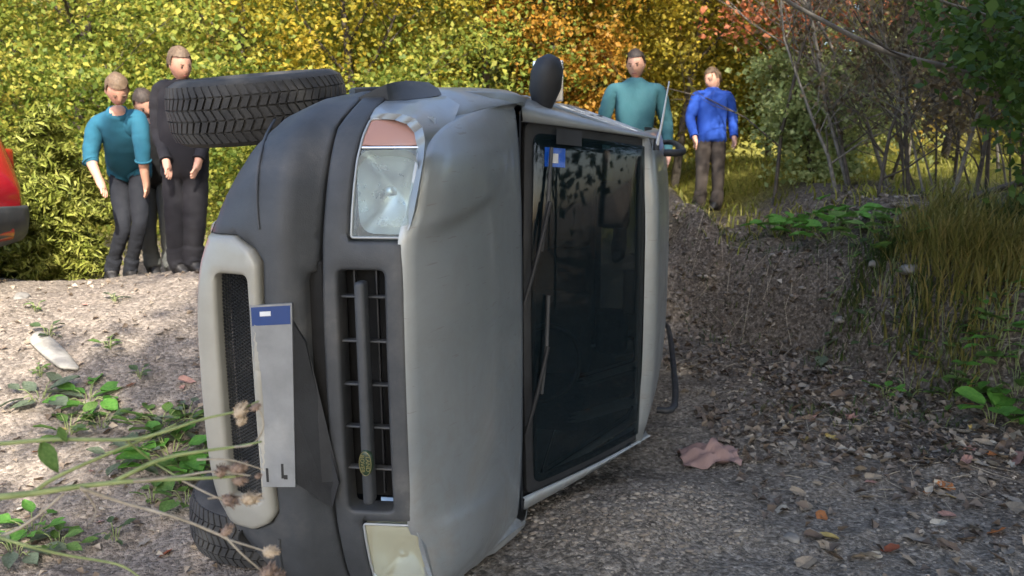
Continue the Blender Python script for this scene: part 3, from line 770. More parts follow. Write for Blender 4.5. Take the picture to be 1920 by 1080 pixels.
# rear view mirror, sticker, wipers, aerial
mp = scr(.86, .02)
bm = bmesh.new(); box(bm, (mp.x-.03, mp.y+.07, mp.z), (.06, .03, .22), .015); link('rear_view_mirror', bm_mesh('rear_view_mirror', bm), M['plastic_dark'], car)
M['blue'] = flat('sticker_blue', (.01, .10, .55), .3, coat=.5); M['white'] = flat('white_print', (.75, .77, .78), .5); M['ink'] = flat('black_print', (.02, .02, .02), .5)
def on_scr(name, u0, u1, v0, v1, off, mat, parent):
    bm = bmesh.new(); vs = [bm.verts.new(scr(u, v)+scr_n*off) for u, v in ((u0, v0), (u1, v0), (u1, v1), (u0, v1))]; bm.faces.new(vs)
    r = bmesh.ops.extrude_face_region(bm, geom=bm.faces[:])
    for v in r['geom']:
        if isinstance(v, bmesh.types.BMVert): v.co -= scr_n*.002
    return link(name, bm_mesh(name, bm), mat, parent, smooth=False)
st = on_scr('windscreen_sticker', .10, .24, .80, .90, .004, M['blue'], car); on_scr('sticker_print', .14, .19, .82, .87, .005, M['white'], st)
on_scr('windscreen_bracket', .16, .34, .92, 1.0, .02, M['plastic_dark'], car)
def wiper(pv, a1, a2):
    p0 = scr(-.04, pv)+scr_n*.02; p1 = scr(*a1)+scr_n*.045; 
    arm = link('wiper', tubes_mesh('wiper', [(smooth_pts([p0, p0.lerp(p1, .5)+scr_n*.008, p1], 5), .010)], 6), M['plastic_dark'], car)
    q0, q1 = scr(a2[0], a2[1])+scr_n*.018, scr(a2[2], a2[3])+scr_n*.018
    link('wiper_blade', tubes_mesh('wiper_blade', [([q0, q0.lerp(q1, .5)+scr_n*.012, q1], .009)], 6), M['plastic'], arm)
wiper(.10, (.10, .62), (.07, .36, .13, .90)); wiper(-.62, (.09, -.15), (.07, -.42, .12, .12))
ap = Vector((XT+.02, YT+.04, .69))
ae = link('aerial', tubes_mesh('aerial', [([ap, ap+Vector((.02, -.03, .10)), ap+Vector((.05, -.06, .30))], [.010, .006, .0035])], 6), M['white'], car)
bm = bmesh.new(); lathe(bm, [(.016, 0), (.012, .05), (.001, .055)], 10); bm.transform(Matrix.Translation(ap-Vector((0, 0, .01)))); link('aerial_foot', bm_mesh('aerial_foot', bm), M['plastic_dark'], ae)
# wing mirrors
def wing_mirror(s):
    bm = bmesh.new()
    prof = [(0.0, .02), (.04, .05), (.12, .085), (.20, .085), (.25, .06), (.27, .01)]
    rings = []
    for h, r in prof:
        ring = []
        for i in range(14):
            a = 2*math.pi*i/14; ring.append(bm.verts.new((1.235+r*.8*math.cos(a)+.12*h, 1.28+r*.7*math.sin(a)-.1*h, s*(WB-.09+h*.95))))
        rings.append(ring)
    for a, b in zip(rings, rings[1:]):
        for i in range(14): bm.faces.new((a[i], a[(i+1) % 14], b[(i+1) % 14], b[i]))
    bm.faces.new(rings[-1]); bm.faces.new(rings[0])
    m = link('wing_mirror', bm_mesh('wing_mirror', bm), M['plastic_dark'], car)
    bm = bmesh.new(); box(bm, (1.255, 1.335, s*(WB+.06)), (.13, .012, .17), .005); link('mirror_glass', bm_mesh('mirror_glass', bm), M['chrome'], m)
wing_mirror(1)
# ---- number plate hanging slightly loose on the bumper
q = [tr([p])[0] for p in ((476, 574), (549, 570), (556, 905), (500, 905))]
def plate():
    zc = [Vector((a, F(a, b)-.020, b)) for a, b in q]
    n = (zc[1]-zc[0]).cross(zc[3]-zc[0]).normalized(); n = n if n.y < 0 else -n
    def quad(u0, u1, v0, v1, off, th, name, mat, parent, bev=0):
        bm = bmesh.new(); pts = []
        for u, v in ((u0, v0), (u1, v0), (u1, v1), (u0, v1)):
            a = zc[0].lerp(zc[1], u); b = zc[3].lerp(zc[2], u); pts.append(bm.verts.new(a.lerp(b, v)+n*off))
        bm.faces.new(pts); r = bmesh.ops.extrude_face_region(bm, geom=bm.faces[:])
        for v in r['geom']:
            if isinstance(v, bmesh.types.BMVert): v.co -= n*th
        return link(name, bm_mesh(name, bm), mat, parent, smooth=False)
    M['plate'] = surf_mat('plate_white', [(.3, (.20, .205, .205)), (.7, (.27, .275, .275))], 12, .45, .02)
    M['plate_blue'] = flat('plate_blue', (.018, .055, .20), .4)
    b = quad(-.04, 1.04, -.01, 1.01, 0, .012, 'number_plate', M['plate'], car)
    quad(0, 1, .0, .10, .001, .002, 'plate_band', M['plate_blue'], b)
    quad(.22, .50, .025, .05, .002, .001, 'plate_mark', M['white'], b)
    for u0, u1, v0, v1 in ((.60, .68, .875, .96), (.68, .80, .94, .965), (.1, .18, .90, .98)): quad(u0, u1, v0, v1, .0015, .001, 'plate_character', M['ink'], b)
    return b
plate()
bm = bmesh.new(); A = tr([(550, 600), (575, 640), (612, 800), (640, 900), (628, 945), (560, 905), (552, 760)]);
vs = [bm.verts.new((a, F(a, b)-.012-(.012 if i in (3, 4) else 0), b)) for i, (a, b) in enumerate(A)]; bm.faces.new(vs); r = bmesh.ops.extrude_face_region(bm, geom=bm.faces[:])
for v in r['geom']:
    if isinstance(v, bmesh.types.BMVert): v.co += Vector((0, .012, 0))
link('plate_holder', bm_mesh('plate_holder', bm), M['plastic_dark'], car, smooth=False)
# ---- wheels
def tread_lugs(bm, r0, half, n=64):
    rows = [(-.88, -.56), (-.52, -.20), (-.15, .15), (.20, .52), (.56, .88)]
    for ri, (a, b) in enumerate(rows):
        skew = (.55 if ri % 2 else -.55)*(2*math.pi/n)
        for i in range(n):
            t0 = 2*math.pi*(i+(ri % 2)*.5)/n; t1 = t0+2*math.pi/n*.70
            for_h = []
            crown = lambda w: r0-.020*abs(w)**3*1.2
            vv = []
            for rr in (0, .011):
                for (t, w, sk) in ((t0, a, 0), (t1, a, 0), (t1+skew, b, 0), (t0+skew, b, 0)):
                    rad = crown(w)+rr; vv.append(bm.verts.new((rad*math.cos(t), rad*math.sin(t), w*half)))
            bm.faces.new(vv[4:8])
            for k in range(4): bm.faces.new((vv[k], vv[(k+1) % 4], vv[4+(k+1) % 4], vv[4+k]))
def wheel(center, rot):
    bm = bmesh.new(); lathe(bm, [(.205, -.085), (.215, -.095), (.215, -.08), (.19, -.06), (.18, .03), (.19, .075), (.215, .085), (.215, .095), (.205, .09)], 36)
    lathe(bm, [(.001, .055), (.04, .055), (.05, .045), (.18, .035)], 36); lathe(bm, [(.001, -.03), (.13, -.03), (.18, -.02)], 36)
    for k in range(5):
        a = 2*math.pi*k/5; box(bm, (.12*math.cos(a), .12*math.sin(a), .055), (.15, .045, .03), .01, Matrix.Rotation(0, 3, 'Z'))
    w = link('wheel', bm_mesh('wheel', bm), M['rim'], car); w.location = center; w.rotation_euler = rot
    bm = bmesh.new(); h = .118
    prof = [(.212, -.085), (.225, -.105), (.26, -h-.006), (.30, -h-.004), (.325, -h+.010), (.336, -h+.028), (.340, -.05), (.341, 0), (.340, .05), (.336, h-.028), (.325, h-.010), (.30, h+.004), (.26, h+.006), (.225, .105), (.212, .085)]
    lathe(bm, prof, 64); tread_lugs(bm, .341, h)
    t = link('tyre', bm_mesh('tyre', bm), M['rubber'], w, smooth=True)
    try: t.data.set_sharp_from_angle(angle=R(35))
    except Exception: pass
    return w
wheel((.135, .92, .885), (R(6), R(-3), 0)); wheel((.10, .90, -.835), (0, R(3), 0)); wheel((.22, 3.44, .80), (0, R(-3), 0)); wheel((.24, 3.44, -.80), (0, 0, 0))
# fog lamp hole in the lower bumper corner and the lower cover
P = tr([(468, 1010)])[0]
bm = bmesh.new(); lathe(bm, [(.001, .03), (.030, .03), (.034, 0), (.040, 0)], 20); bm.transform(Matrix.Translation((P[0], F(*P)-.004, P[1])) @ Matrix.Rotation(R(-90), 4, 'X')); link('fog_lamp_socket', bm_mesh('fog_lamp_socket', bm), M['void'], car)

# ================================================================ people
M['skin'] = surf_mat('skin', [(.3, (.48, .25, .17)), (.7, (.60, .34, .24))], 12, .6, .05)
M['lips'] = flat('lips', (.30, .10, .085), .6)
M['hair_dark'] = surf_mat('hair_dark', [(.3, (.02, .014, .01)), (.7, (.06, .04, .028))], 60, .6, .5, 150)
M['hair_brown'] = surf_mat('hair_brown', [(.3, (.08, .05, .03)), (.7, (.18, .12, .07))], 60, .6, .5, 150)
def clothm(n, c, bs=30): return surf_mat(n, [(.3, tuple(x*.88 for x in c)), (.7, c)], 7, .92, .3, bs*2, bdist=.006)
M['teal'] = clothm('teal_knit', (.012, .105, .165)); M['navy'] = clothm('navy_trousers', (.009, .011, .017), 14)
M['blackc'] = clothm('black_cloth', (.008, .0075, .011), 14); M['greyc'] = clothm('grey_trousers', (.10, .105, .10), 14)
M['darkjacket'] = clothm('dark_jacket', (.02, .021, .024), 18); M['seateal'] = clothm('grey_teal_top', (.03, .11, .13)); M['bluec'] = clothm('blue_jacket', (.02, .08, .42), 18); M['brownc'] = clothm('brown_trousers', (.07, .055, .045), 14)
M['shoe'] = flat('shoe_leather', (.015, .014, .014), .6)
def skin_body(name, J, bones, rads, root, sub=3):
    me = bpy.data.meshes.new(name); keys = list(J); ix = {k: i for i, k in enumerate(keys)}
    me.from_pydata([tuple(J[k]) for k in keys], [(ix[a], ix[b]) for a, b in bones], [])
    o = bpy.data.objects.new(name, me); scn.collection.objects.link(o)
    sk = o.modifiers.new('skin', 'SKIN'); sk.use_smooth_shade = True
    for k in keys:
        r = rads[k]; r = (r, r) if isinstance(r, (int, float)) else r
        me.skin_vertices[0].data[ix[k]].radius = r; me.skin_vertices[0].data[ix[k]].use_root = (k == root)
    sb = o.modifiers.new('sub', 'SUBSURF'); sb.levels = sub; sb.render_levels = sub
    dg = bpy.context.evaluated_depsgraph_get(); out = bpy.data.meshes.new_from_object(o.evaluated_get(dg)); bpy.data.objects.remove(o)
    return out
def hand_chains(J, bones, rads, wrist, elbow, side, curl=.5):
    w, e = Vector(J[wrist]), Vector(J[elbow]); d = (w-e).normalized()
    a = Vector(side).normalized(); a = (a-d*a.dot(d)).normalized(); n = d.cross(a)
    palm = wrist+'_palm'; J[palm] = w+d*.055; bones.append((wrist, palm)); rads[palm] = (.032, .02)
    for k, (off, L) in enumerate(((-.028, .062), (-.010, .074), (.010, .070), (.028, .054))):
        b = w+d*.088+a*off; k1, k2, k3 = (f'{wrist}_f{k}{j}' for j in range(3))
        J[k1] = b; J[k2] = b+d*L*.5+n*L*.16*curl; J[k3] = b+d*L*.85+n*L*.55*curl
        bones += [(palm, k1), (k1, k2), (k2, k3)]; rads[k1] = .0105; rads[k2] = .0095; rads[k3] = .0075
    t1, t2, t3 = (f'{wrist}_t{j}' for j in range(3))
    J[t1] = w+d*.035-a*.038; J[t2] = w+d*.066-a*.055+n*.01; J[t3] = w+d*.092-a*.058+n*.022
    bones += [(palm, t1), (t1, t2), (t2, t3)]; rads[t1] = .013; rads[t2] = .011; rads[t3] = .009
def person(label, J, mats, facing, hair, group=None, hands=('hand_l', 'hand_r'), sidev=None, build=1.0, sleeve=.0, hair_long=False, loose=1.0):
    """J: joint positions in world space; mats: top, trousers; facing: unit vector the face looks along"""
    base = (Vector(J['foot_l'])+Vector(J['foot_r']))/2; root = empty('person', base)
    tag(root, label, 'person', group)
    J = {k: Vector(v)-base for k, v in J.items()}; f = Vector(facing).normalized()
    b = build
    pel = (J['hip_l']+J['hip_r'])/2; chest = (J['sh_l']+J['sh_r'])/2; J['pelvis'] = pel; J['waist'] = pel.lerp(chest, .33); J['chest'] = pel.lerp(chest, .72); J['neck0'] = chest.lerp(J['head'], .12); J['neck'] = chest.lerp(J['head'], .50)
    for s in 'lr':
        J['toe_'+s] = J['foot_'+s]+f.cross(Vector((0, 0, 1))).cross(Vector((0, 0, 1)))*-.0+Vector((f.x, f.y, 0)).normalized()*.15+Vector((0, 0, -.045)); J['heel_'+s] = J['foot_'+s]+Vector((0, 0, -.035))-Vector((f.x, f.y, 0)).normalized()*.035
        J['shb_'+s] = chest.lerp(J['sh_'+s], .72)
        J['thigh_'+s] = J['hip_'+s].lerp(J['knee_'+s], .35); J['calf_'+s] = J['knee_'+s].lerp(J['foot_'+s], .35)
    bones = [('pelvis', 'waist'), ('waist', 'chest'), ('chest', 'neck0'), ('neck0', 'neck')]
    for s in 'lr': bones += [('pelvis', 'hip_'+s), ('hip_'+s, 'thigh_'+s), ('thigh_'+s, 'knee_'+s), ('knee_'+s, 'calf_'+s), ('calf_'+s, 'foot_'+s), ('foot_'+s, 'toe_'+s), ('foot_'+s, 'heel_'+s), ('chest', 'shb_'+s), ('shb_'+s, 'sh_'+s), ('sh_'+s, 'elbow_'+s), ('elbow_'+s, 'hand_'+s)]
    rads = {'pelvis': .15*b, 'waist': .145*b, 'chest': .165*b, 'neck0': .088, 'neck': .060, 'head': .05}
    for s in 'lr': rads.update({'hip_'+s: .105*b, 'thigh_'+s: .10*b, 'knee_'+s: .078*b*loose, 'calf_'+s: .076*b*loose, 'foot_'+s: .050*loose, 'toe_'+s: (.042, .03), 'heel_'+s: .035, 'shb_'+s: .085*b, 'sh_'+s: .072*b, 'elbow_'+s: .048*b, 'hand_'+s: .030})
    for s in 'lr':
        if 'hand_'+s in hands: hand_chains(J, bones, rads, 'hand_'+s, 'elbow_'+s, sidev or (f.x, f.y, 0))
    hd = J.pop('head'); rads = {k: rads[k] for k in J}
    me = skin_body('body', J, bones, rads, 'pelvis')
    # head joined to the body mesh
    bm = bmesh.new(); bmesh.ops.create_uvsphere(bm, u_segments=28, v_segments=20, radius=1)
    for v in bm.verts:
        x, y, z = v.co; # local head: +y is the face
        sx, sy, sz = .073, .096, .122
        if z < 0: sx *= 1-.28*z*z; sy *= 1-.10*z*z
        p = Vector((x*sx, y*sy, z*sz))
        if y > .5: p.y -= .010*(1-abs(x))*(.3 if z < .1 else 0)
        g = math.exp(-((x/.16)**2+((z+.08)/.22)**2)); p.y += .024*g*(y > 0)             # nose
        for ex in (-.40, .40): p.y -= .010*math.exp(-(((x-ex)/.18)**2+((z-.08)/.13)**2))*(y > 0)
        p.y += .006*math.exp(-((x/.35)**2+((z+.46)/.10)**2))*(y > 0)-.004*math.exp(-((x/.4)**2+((z+.42)/.03)**2))*(y > 0)
        for ex in (-1, 1):
            e = math.exp(-(((x-ex*.98)/.12)**2+((y+.05)/.16)**2+(z/.26)**2)); p.x += ex*.018*e
        v.co = p
    up = (hd-J['neck0']).normalized(); ff = (f-up*f.dot(up)*.6).normalized(); rt = ff.cross(up).normalized(); up2 = rt.cross(ff)
    RM = Matrix((rt, ff, up2)).transposed().to_4x4(); HM = Matrix.Translation(hd) @ RM
    hv = [HM @ v.co for v in bm.verts]; hf = [[v.index for v in fc.verts] for fc in bm.faces]; bm.free()
    bodyV = [v.co.copy() for v in me.vertices]; bodyF = [list(p.vertices) for p in me.polygons]
    nb, nfb = len(bodyV), len(bodyF)
    me2 = bpy.data.meshes.new('body'); me2.from_pydata([tuple(v) for v in bodyV+hv], [], bodyF+[[i+nb for i in fc] for fc in hf])
    from mathutils import noise as _nz
    me2.update(); nrm = [v.normal.copy() for v in me2.vertices]
    for v in me2.vertices[:nb]:
        p = v.co; hd_ = min((p-Vector(J['hand_l'])).length, (p-Vector(J['hand_r'])).length)
        if hd_ < .13: continue
        k = _nz.noise(Vector((p.x*9, p.y*9, p.z*14)))*.005+_nz.noise(Vector((p.x*22, p.y*22, p.z*34)))*.004
        v.co = p+nrm[v.index]*k
    body = link('body', me2, [mats[0], mats[1], M['skin'], M['shoe']], root)
    segs = []
    for a, c in bones:
        if 'hand' in a and ('palm' in c or '_t' in c or '_f' in c) or 'palm' in a or '_f' in a or '_t' in a: m = 2
        elif a.startswith('elbow'): m = 4
        elif a.startswith('sh') or c.startswith('shb') or a == 'waist' or a == 'chest': m = 0
        elif a == 'neck0': m = 5
        elif a.startswith('foot'): m = 3
        elif a == 'pelvis' and c == 'waist': m = 6
        else: m = 1
        ra, rc = rads[a], rads[c]; ra = max(ra) if isinstance(ra, tuple) else ra; rc = max(rc) if isinstance(rc, tuple) else rc
        segs.append((J[a], J[c], m, (ra+rc)/2, a == 'pelvis'))
    A = np.array([tuple(s[0]) for s in segs]); B = np.array([tuple(s[1]) for s in segs]); D = B-A; L = (D**2).sum(1)+1e-9
    C = np.array([tuple(p.center) for p in me2.polygons[:nfb]])
    t = np.clip(((C[:, None]-A)*D).sum(-1)/L, 0, 1); dist = np.linalg.norm(C[:, None]-(A+t[..., None]*D), axis=-1)/np.array([q[3] for q in segs])[None]; k = dist.argmin(1)
    mi = []
    for i, q in enumerate(k):
        m = segs[q][2]; tt = t[i, q]
        if m == 4: m = 0 if tt < sleeve else 2
        if m == 5: m = 2 if tt > .35 else 0
        if m == 6: m = 0
        if segs[q][4]:
            ud = (J['waist']-J['pelvis']).normalized(); m = 0 if (Vector(C[i])-J['pelvis']).dot(ud) > -.05 else 1
        mi.append(m)
    mi2 = mi+[2]*(len(me2.polygons)-nfb); me2.polygons.foreach_set('material_index', mi2)
    vm = {}
    for p in me2.polygons:
        for v in p.vertices: vm.setdefault(v, set()).add(mi2[p.index])
    me2.update(); nr = [v.normal.copy() for v in me2.vertices]
    for v in me2.vertices[:nb]:
        q = vm.get(v.index, {1})
        if q == {0}: v.co += nr[v.index]*.013
        elif q == {1} and min((v.co-Vector(J['foot_l'])).length, (v.co-Vector(J['foot_r'])).length) < .16: v.co += nr[v.index]*.012
    # hair
    bm = bmesh.new(); bmesh.ops.create_uvsphere(bm, u_segments=24, v_segments=16, radius=1)
    rg = random.Random(len(label))
    for v in bm.verts:
        x, y, z = v.co; v.co = Vector((x*.086, y*.108-.008, z*.128+.010))*(1+rg.uniform(-.02, .04))
    lim = -.35 if not hair_long else -.9
    bmesh.ops.delete(bm, geom=[v for v in bm.verts if (v.co.y > .035 and v.co.z < .062) or v.co.z < lim*.128 or (abs(v.co.x) > .06 and v.co.z < .0 and v.co.y > -.03)], context='VERTS')
    for v in bm.verts: v.co = HM @ (v.co*(1+.07*_nz.noise(Vector((v.co.x*160, v.co.y*60, v.co.z*60)))))
    link('hair', bm_mesh('hair', bm), hair, root)
    for ex in (-1, 1):
        bm = bmesh.new(); box(bm, (0, 0, 0), (.030, .008, .005), .002, Matrix.Rotation(ex*-.12, 3, 'Y'))
        for v in bm.verts: v.co = HM @ (v.co+Vector((ex*.031, .088, .030)))
        link('eyebrow', bm_mesh('eyebrow', bm), hair, root)
        bm = bmesh.new(); bmesh.ops.create_uvsphere(bm, u_segments=8, v_segments=6, radius=.0065)
        for v in bm.verts: v.co = HM @ (v.co+Vector((ex*.030, .081, .008)))
        link('eye', bm_mesh('eye', bm), M['shoe'], root)
    nk = J['neck0'].lerp(J['neck'], .25); ud = (J['neck']-J['neck0']).normalized(); e1 = ud.orthogonal().normalized(); e2 = ud.cross(e1)
    ring = [nk+(e1*math.cos(t)+e2*math.sin(t))*.074 for t in np.linspace(0, 2*math.pi, 25)]
    link('collar', tubes_mesh('collar', [(ring, .011)], 6), mats[0], root)
    for s in 'lr':
        w_, e_ = J['hand_'+s], J['elbow_'+s]; d_ = (w_-e_).normalized(); c_ = e_.lerp(w_, max(sleeve, .0)*.97); e1 = d_.orthogonal().normalized(); e2 = d_.cross(e1)
        rr_ = .052+(.036-.052)*sleeve+.006; link('cuff', tubes_mesh('cuff', [([c_+(e1*math.cos(t)+e2*math.sin(t))*rr_ for t in np.linspace(0, 2*math.pi, 19)], .008)], 5), mats[0], root)
    bm = bmesh.new(); box(bm, (0, 0, 0), (.042, .008, .009), .003)
    for v in bm.verts: v.co = HM @ (v.co+Vector((0, .083, -.056)))
    link('mouth', bm_mesh('mouth', bm), M['lips'], root)
    return root
def snap(P): P = Vector(P); P.z = Gz(P.x, P.y)+.05; return P
# teal sweater, bending towards us
d = 7.1
J = dict(hip_l=pt(262, 318, d), hip_r=pt(222, 320, d+.05), sh_l=pt(262, 222, d-.42), sh_r=pt(180, 232, d-.40), head=pt(220, 170, d-.62),
         elbow_l=pt(268, 296, d-.45), hand_l=pt(273, 338, d-.38), elbow_r=pt(168, 298, d-.45), hand_r=pt(186, 338, d-.52),
         knee_l=pt(262, 418, d-.12), knee_r=pt(232, 425, d-.15), foot_l=snap(pt(243, 520, d+.05)), foot_r=snap(pt(207, 522, d)))
person('person in a teal sweater and dark trousers bending forward on the mound', J, (M['teal'], M['navy']), (.5, -.7, -.8), M['hair_brown'], sleeve=.12, sidev=(0, -1, 0), build=.94, loose=.88)
d = 7.5
J = dict(hip_l=pt(312, 332, d), hip_r=pt(278, 332, d), sh_l=pt(318, 240, d-.30), sh_r=pt(262, 246, d-.34), head=pt(272, 196, d-.48),
         elbow_l=pt(322, 300, d-.3), hand_l=pt(322, 340, d-.35), elbow_r=pt(258, 306, d-.34), hand_r=pt(262, 345, d-.42),
         knee_l=pt(316, 428, d-.1), knee_r=pt(276, 430, d-.1), foot_l=snap(pt(322, 524, d)), foot_r=snap(pt(288, 526, d)))
person('person in a dark jacket and grey trousers half hidden between two others', J, (M['darkjacket'], M['greyc']), (.5, -.7, -.7), M['hair_dark'], sleeve=.9, sidev=(0, -1, 0))
d = 6.55
J = dict(hip_l=pt(366, 322, d), hip_r=pt(328, 322, d), sh_l=pt(384, 168, d), sh_r=pt(300, 170, d), head=pt(338, 122, d-.06),
         elbow_l=pt(390, 246, d), hand_l=pt(372, 302, d-.16), elbow_r=pt(300, 250, d-.02), hand_r=pt(312, 305, d-.2),
         knee_l=pt(364, 424, d-.04), knee_r=pt(332, 424, d-.04), foot_l=snap(pt(362, 530, d)), foot_r=snap(pt(334, 530, d)))
person('person standing upright in loose black clothes beside the raised front wheel', J, (M['blackc'], M['blackc']), (.75, -.6, -.45), M['hair_brown'], sleeve=.95, sidev=(0, -1, 0), build=1.10, loose=1.05)
# two people on the far side of the car
def stander(px, d, hpx, label, mats, hair, face, lean=0):
    """px column, distance, row of the head centre"""
    h = pt(px, hpx, d); g = Gz(h.x, h.y); s = (h.z-g)/1.62
    def q(dx, z, dy=0): return Vector((h.x+dx*s, h.y+dy, g+z*s))
    J = dict(hip_l=q(.09, .92), hip_r=q(-.09, .92), sh_l=q(.19, 1.42, -.02), sh_r=q(-.19, 1.42, -.02), head=h, elbow_l=q(.27, 1.14, 0), hand_l=q(.26, .90, -.14), elbow_r=q(-.27, 1.14, 0), hand_r=q(-.24, .90, -.16),
             knee_l=q(.10, .50, -.03), knee_r=q(-.10, .50, -.03), foot_l=q(.12, .06), foot_r=q(-.11, .06))
    return person(label, J, mats, face, hair, sleeve=.95, sidev=(0, -1, 0))
stander(1192, 7.75, 122, 'person in a grey teal top seen head and shoulders behind the tipped car', (M['seateal'], M['blackc']), M['hair_dark'], (-.3, -.9, -.75))
stander(1336, 9.6, 150, 'person in a bright blue jacket and brown trousers standing beyond the car roof', (M['bluec'], M['brownc']), M['hair_brown'], (-.8, -.6, -.6))
# ================================================================ trees, shrubs and plants
def leaf_cloud(C, size, rng, nb=(0, 0, 1), spread=1.0, long=1.0, fold=.25, jit=.35):
    """four-cornered folded leaves at the points C -> V, quads(tris)"""
    n = len(C); s = size*np.clip(1+jit*rng.randn(n), .35, 1.6)[:, None]
    a = rng.randn(n, 3); a /= np.linalg.norm(a, axis=1)[:, None]
    nn = np.array(nb)+spread*rng.randn(n, 3); nn /= np.linalg.norm(nn, axis=1)[:, None]
    a = a-nn*(a*nn).sum(1)[:, None]; a /= np.linalg.norm(a, axis=1)[:, None]+1e-9; b = np.cross(nn, a)
    t0 = C-a*s*.5*long; t1 = C+a*s*.5*long; m = C-a*s*.06*long
    l = m+b*s*.34+nn*s*fold*.4; r = m-b*s*.34+nn*s*fold*.4
    V = np.stack([t0, l, t1, r], 1).reshape(-1, 3); i = np.arange(n)[:, None]*4
    return V, np.concatenate([i+[[0, 2, 1]], i+[[0, 3, 2]]])
def limbs(base, h, rng, n=7, spread=.5, r0=.06, lean=(0, 0), depth=2, first=.25, wob=.05):
    """trunk with limbs; returns tubes and twig ends"""
    tubes, tips = [], []
    def grow(p, d, L, r, lv):
        pts = [p]; k = 5 if lv == 0 else 4
        for i in range(k):
            d = (d+Vector((rng.randn()*wob, rng.randn()*wob, rng.randn()*wob*.5+.02*lv))*(2 if lv else 1)).normalized(); p = p+d*(L/k); pts.append(p)
        tubes.append((pts, np.linspace(r, r*.35, len(pts))))
        tips.append(p)
        if lv < depth:
            m = n if lv == 0 else max(3, n//2)
            for j in range(m):
                t = first+(1-first)*(j+rng.rand())/m if lv == 0 else .3+.7*rng.rand(); q = t*k; i0 = min(int(q), k-1); pp = pts[i0].lerp(pts[i0+1], q-i0)
                a = rng.rand()*6.28; dd = (d*(.55)+Vector((math.cos(a), math.sin(a), rng.uniform(-.1, .5)))*spread*1.6).normalized()
                grow(pp, dd, L*rng.uniform(.32, .55), r*(1-.6*t)*.5, lv+1)
    grow(Vector(base), Vector((lean[0], lean[1], 1)).normalized(), h, r0, 0); return tubes, tips
def rel(V, base): return V-np.array(base, dtype=float)[None, :]
def put(root, name, me, mat, smooth=True): return link(name, me, mat, root, smooth=smooth)
def tree(name, label, x, y, h, w, lmat, seed, bark='bark', nleaf=5000, lsize=.09, clumps=40, trunk_r=.07, low=.15, group=None, cat='tree', flat_=.55, z0=None, nb=(0, -.3, .8), lean=(0, 0), crown='crown', limbn=8, gap=1.0):
    rng = np.random.RandomState(seed); z = (Gz(x, y) if z0 is None else z0)-.05; root = empty(name, (x, y, z)); tag(root, label, cat, group)
    tubes, tips = limbs((0, 0, 0), h*.93, rng, n=limbn, r0=trunk_r, lean=lean, spread=.45*w/h*2)
    put(root, 'trunk', tubes_mesh('trunk', tubes, 5), M[bark])
    # clumps through the crown's volume plus the twig ends
    c = []
    while len(c) < clumps:
        p = rng.uniform(-1, 1, 3)
        if np.linalg.norm(p) > 1 or np.linalg.norm(p) < .25: continue
        c.append((p[0]*w*.5+lean[0]*h*.5, p[1]*w*.5+lean[1]*h*.5, h*(low+(1-low)*(p[2]*.5+.5))))
    c = np.array(c+[tuple(t) for t in tips[:clumps]]); per = nleaf//len(c)+1
    rad = w*.13*gap*rng.uniform(.6, 1.5, len(c))
    q = rng.randn(len(c), per, 3); q[..., 2] *= flat_
    P = (c[:, None]+q*rad[:, None, None]).reshape(-1, 3); P = P[P[:, 2] > .02]
    V, T = leaf_cloud(P, lsize, rng, nb)
    put(root, crown, npmesh(crown, V, [T]), lmat, smooth=False); return root
LY = dict(
 yg=leaf_mat('leaves_yellow_green', [(0, (.04, .07, .012)), (.3, (.13, .19, .03)), (.55, (.30, .33, .055)), (.8, (.48, .42, .075)), (1, (.60, .52, .18))], trans=.5),
 yellow=leaf_mat('leaves_yellow', [(0, (.09, .10, .018)), (.35, (.28, .25, .03)), (.7, (.54, .41, .045)), (1, (.66, .46, .10))], trans=.5),
 orange=leaf_mat('leaves_orange', [(0, (.08, .06, .015)), (.4, (.30, .17, .02)), (.75, (.52, .25, .035)), (1, (.60, .40, .07))]),
 red=leaf_mat('leaves_orange_red', [(0, (.22, .08, .03)), (.5, (.55, .17, .07)), (1, (.65, .28, .12))]),
 green=leaf_mat('leaves_green', [(0, (.018, .04, .008)), (.5, (.05, .10, .015)), (.85, (.11, .17, .03)), (1, (.25, .26, .05))]),
 pale=leaf_mat('leaves_pale_green', [(0, (.11, .15, .05)), (.5, (.33, .39, .14)), (1, (.60, .60, .28))]),
 brown=leaf_mat('leaves_brown', [(0, (.045, .032, .018)), (.5, (.13, .095, .05)), (.85, (.24, .18, .09)), (1, (.36, .22, .12))], trans=.25),
 spruce=leaf_mat('needles', [(0, (.09, .13, .02)), (.5, (.30, .33, .055)), (1, (.55, .52, .15))], trans=.3),
 olive=leaf_mat('leaves_olive', [(0, (.03, .04, .012)), (.5, (.09, .095, .025)), (1, (.22, .19, .05))]),
)
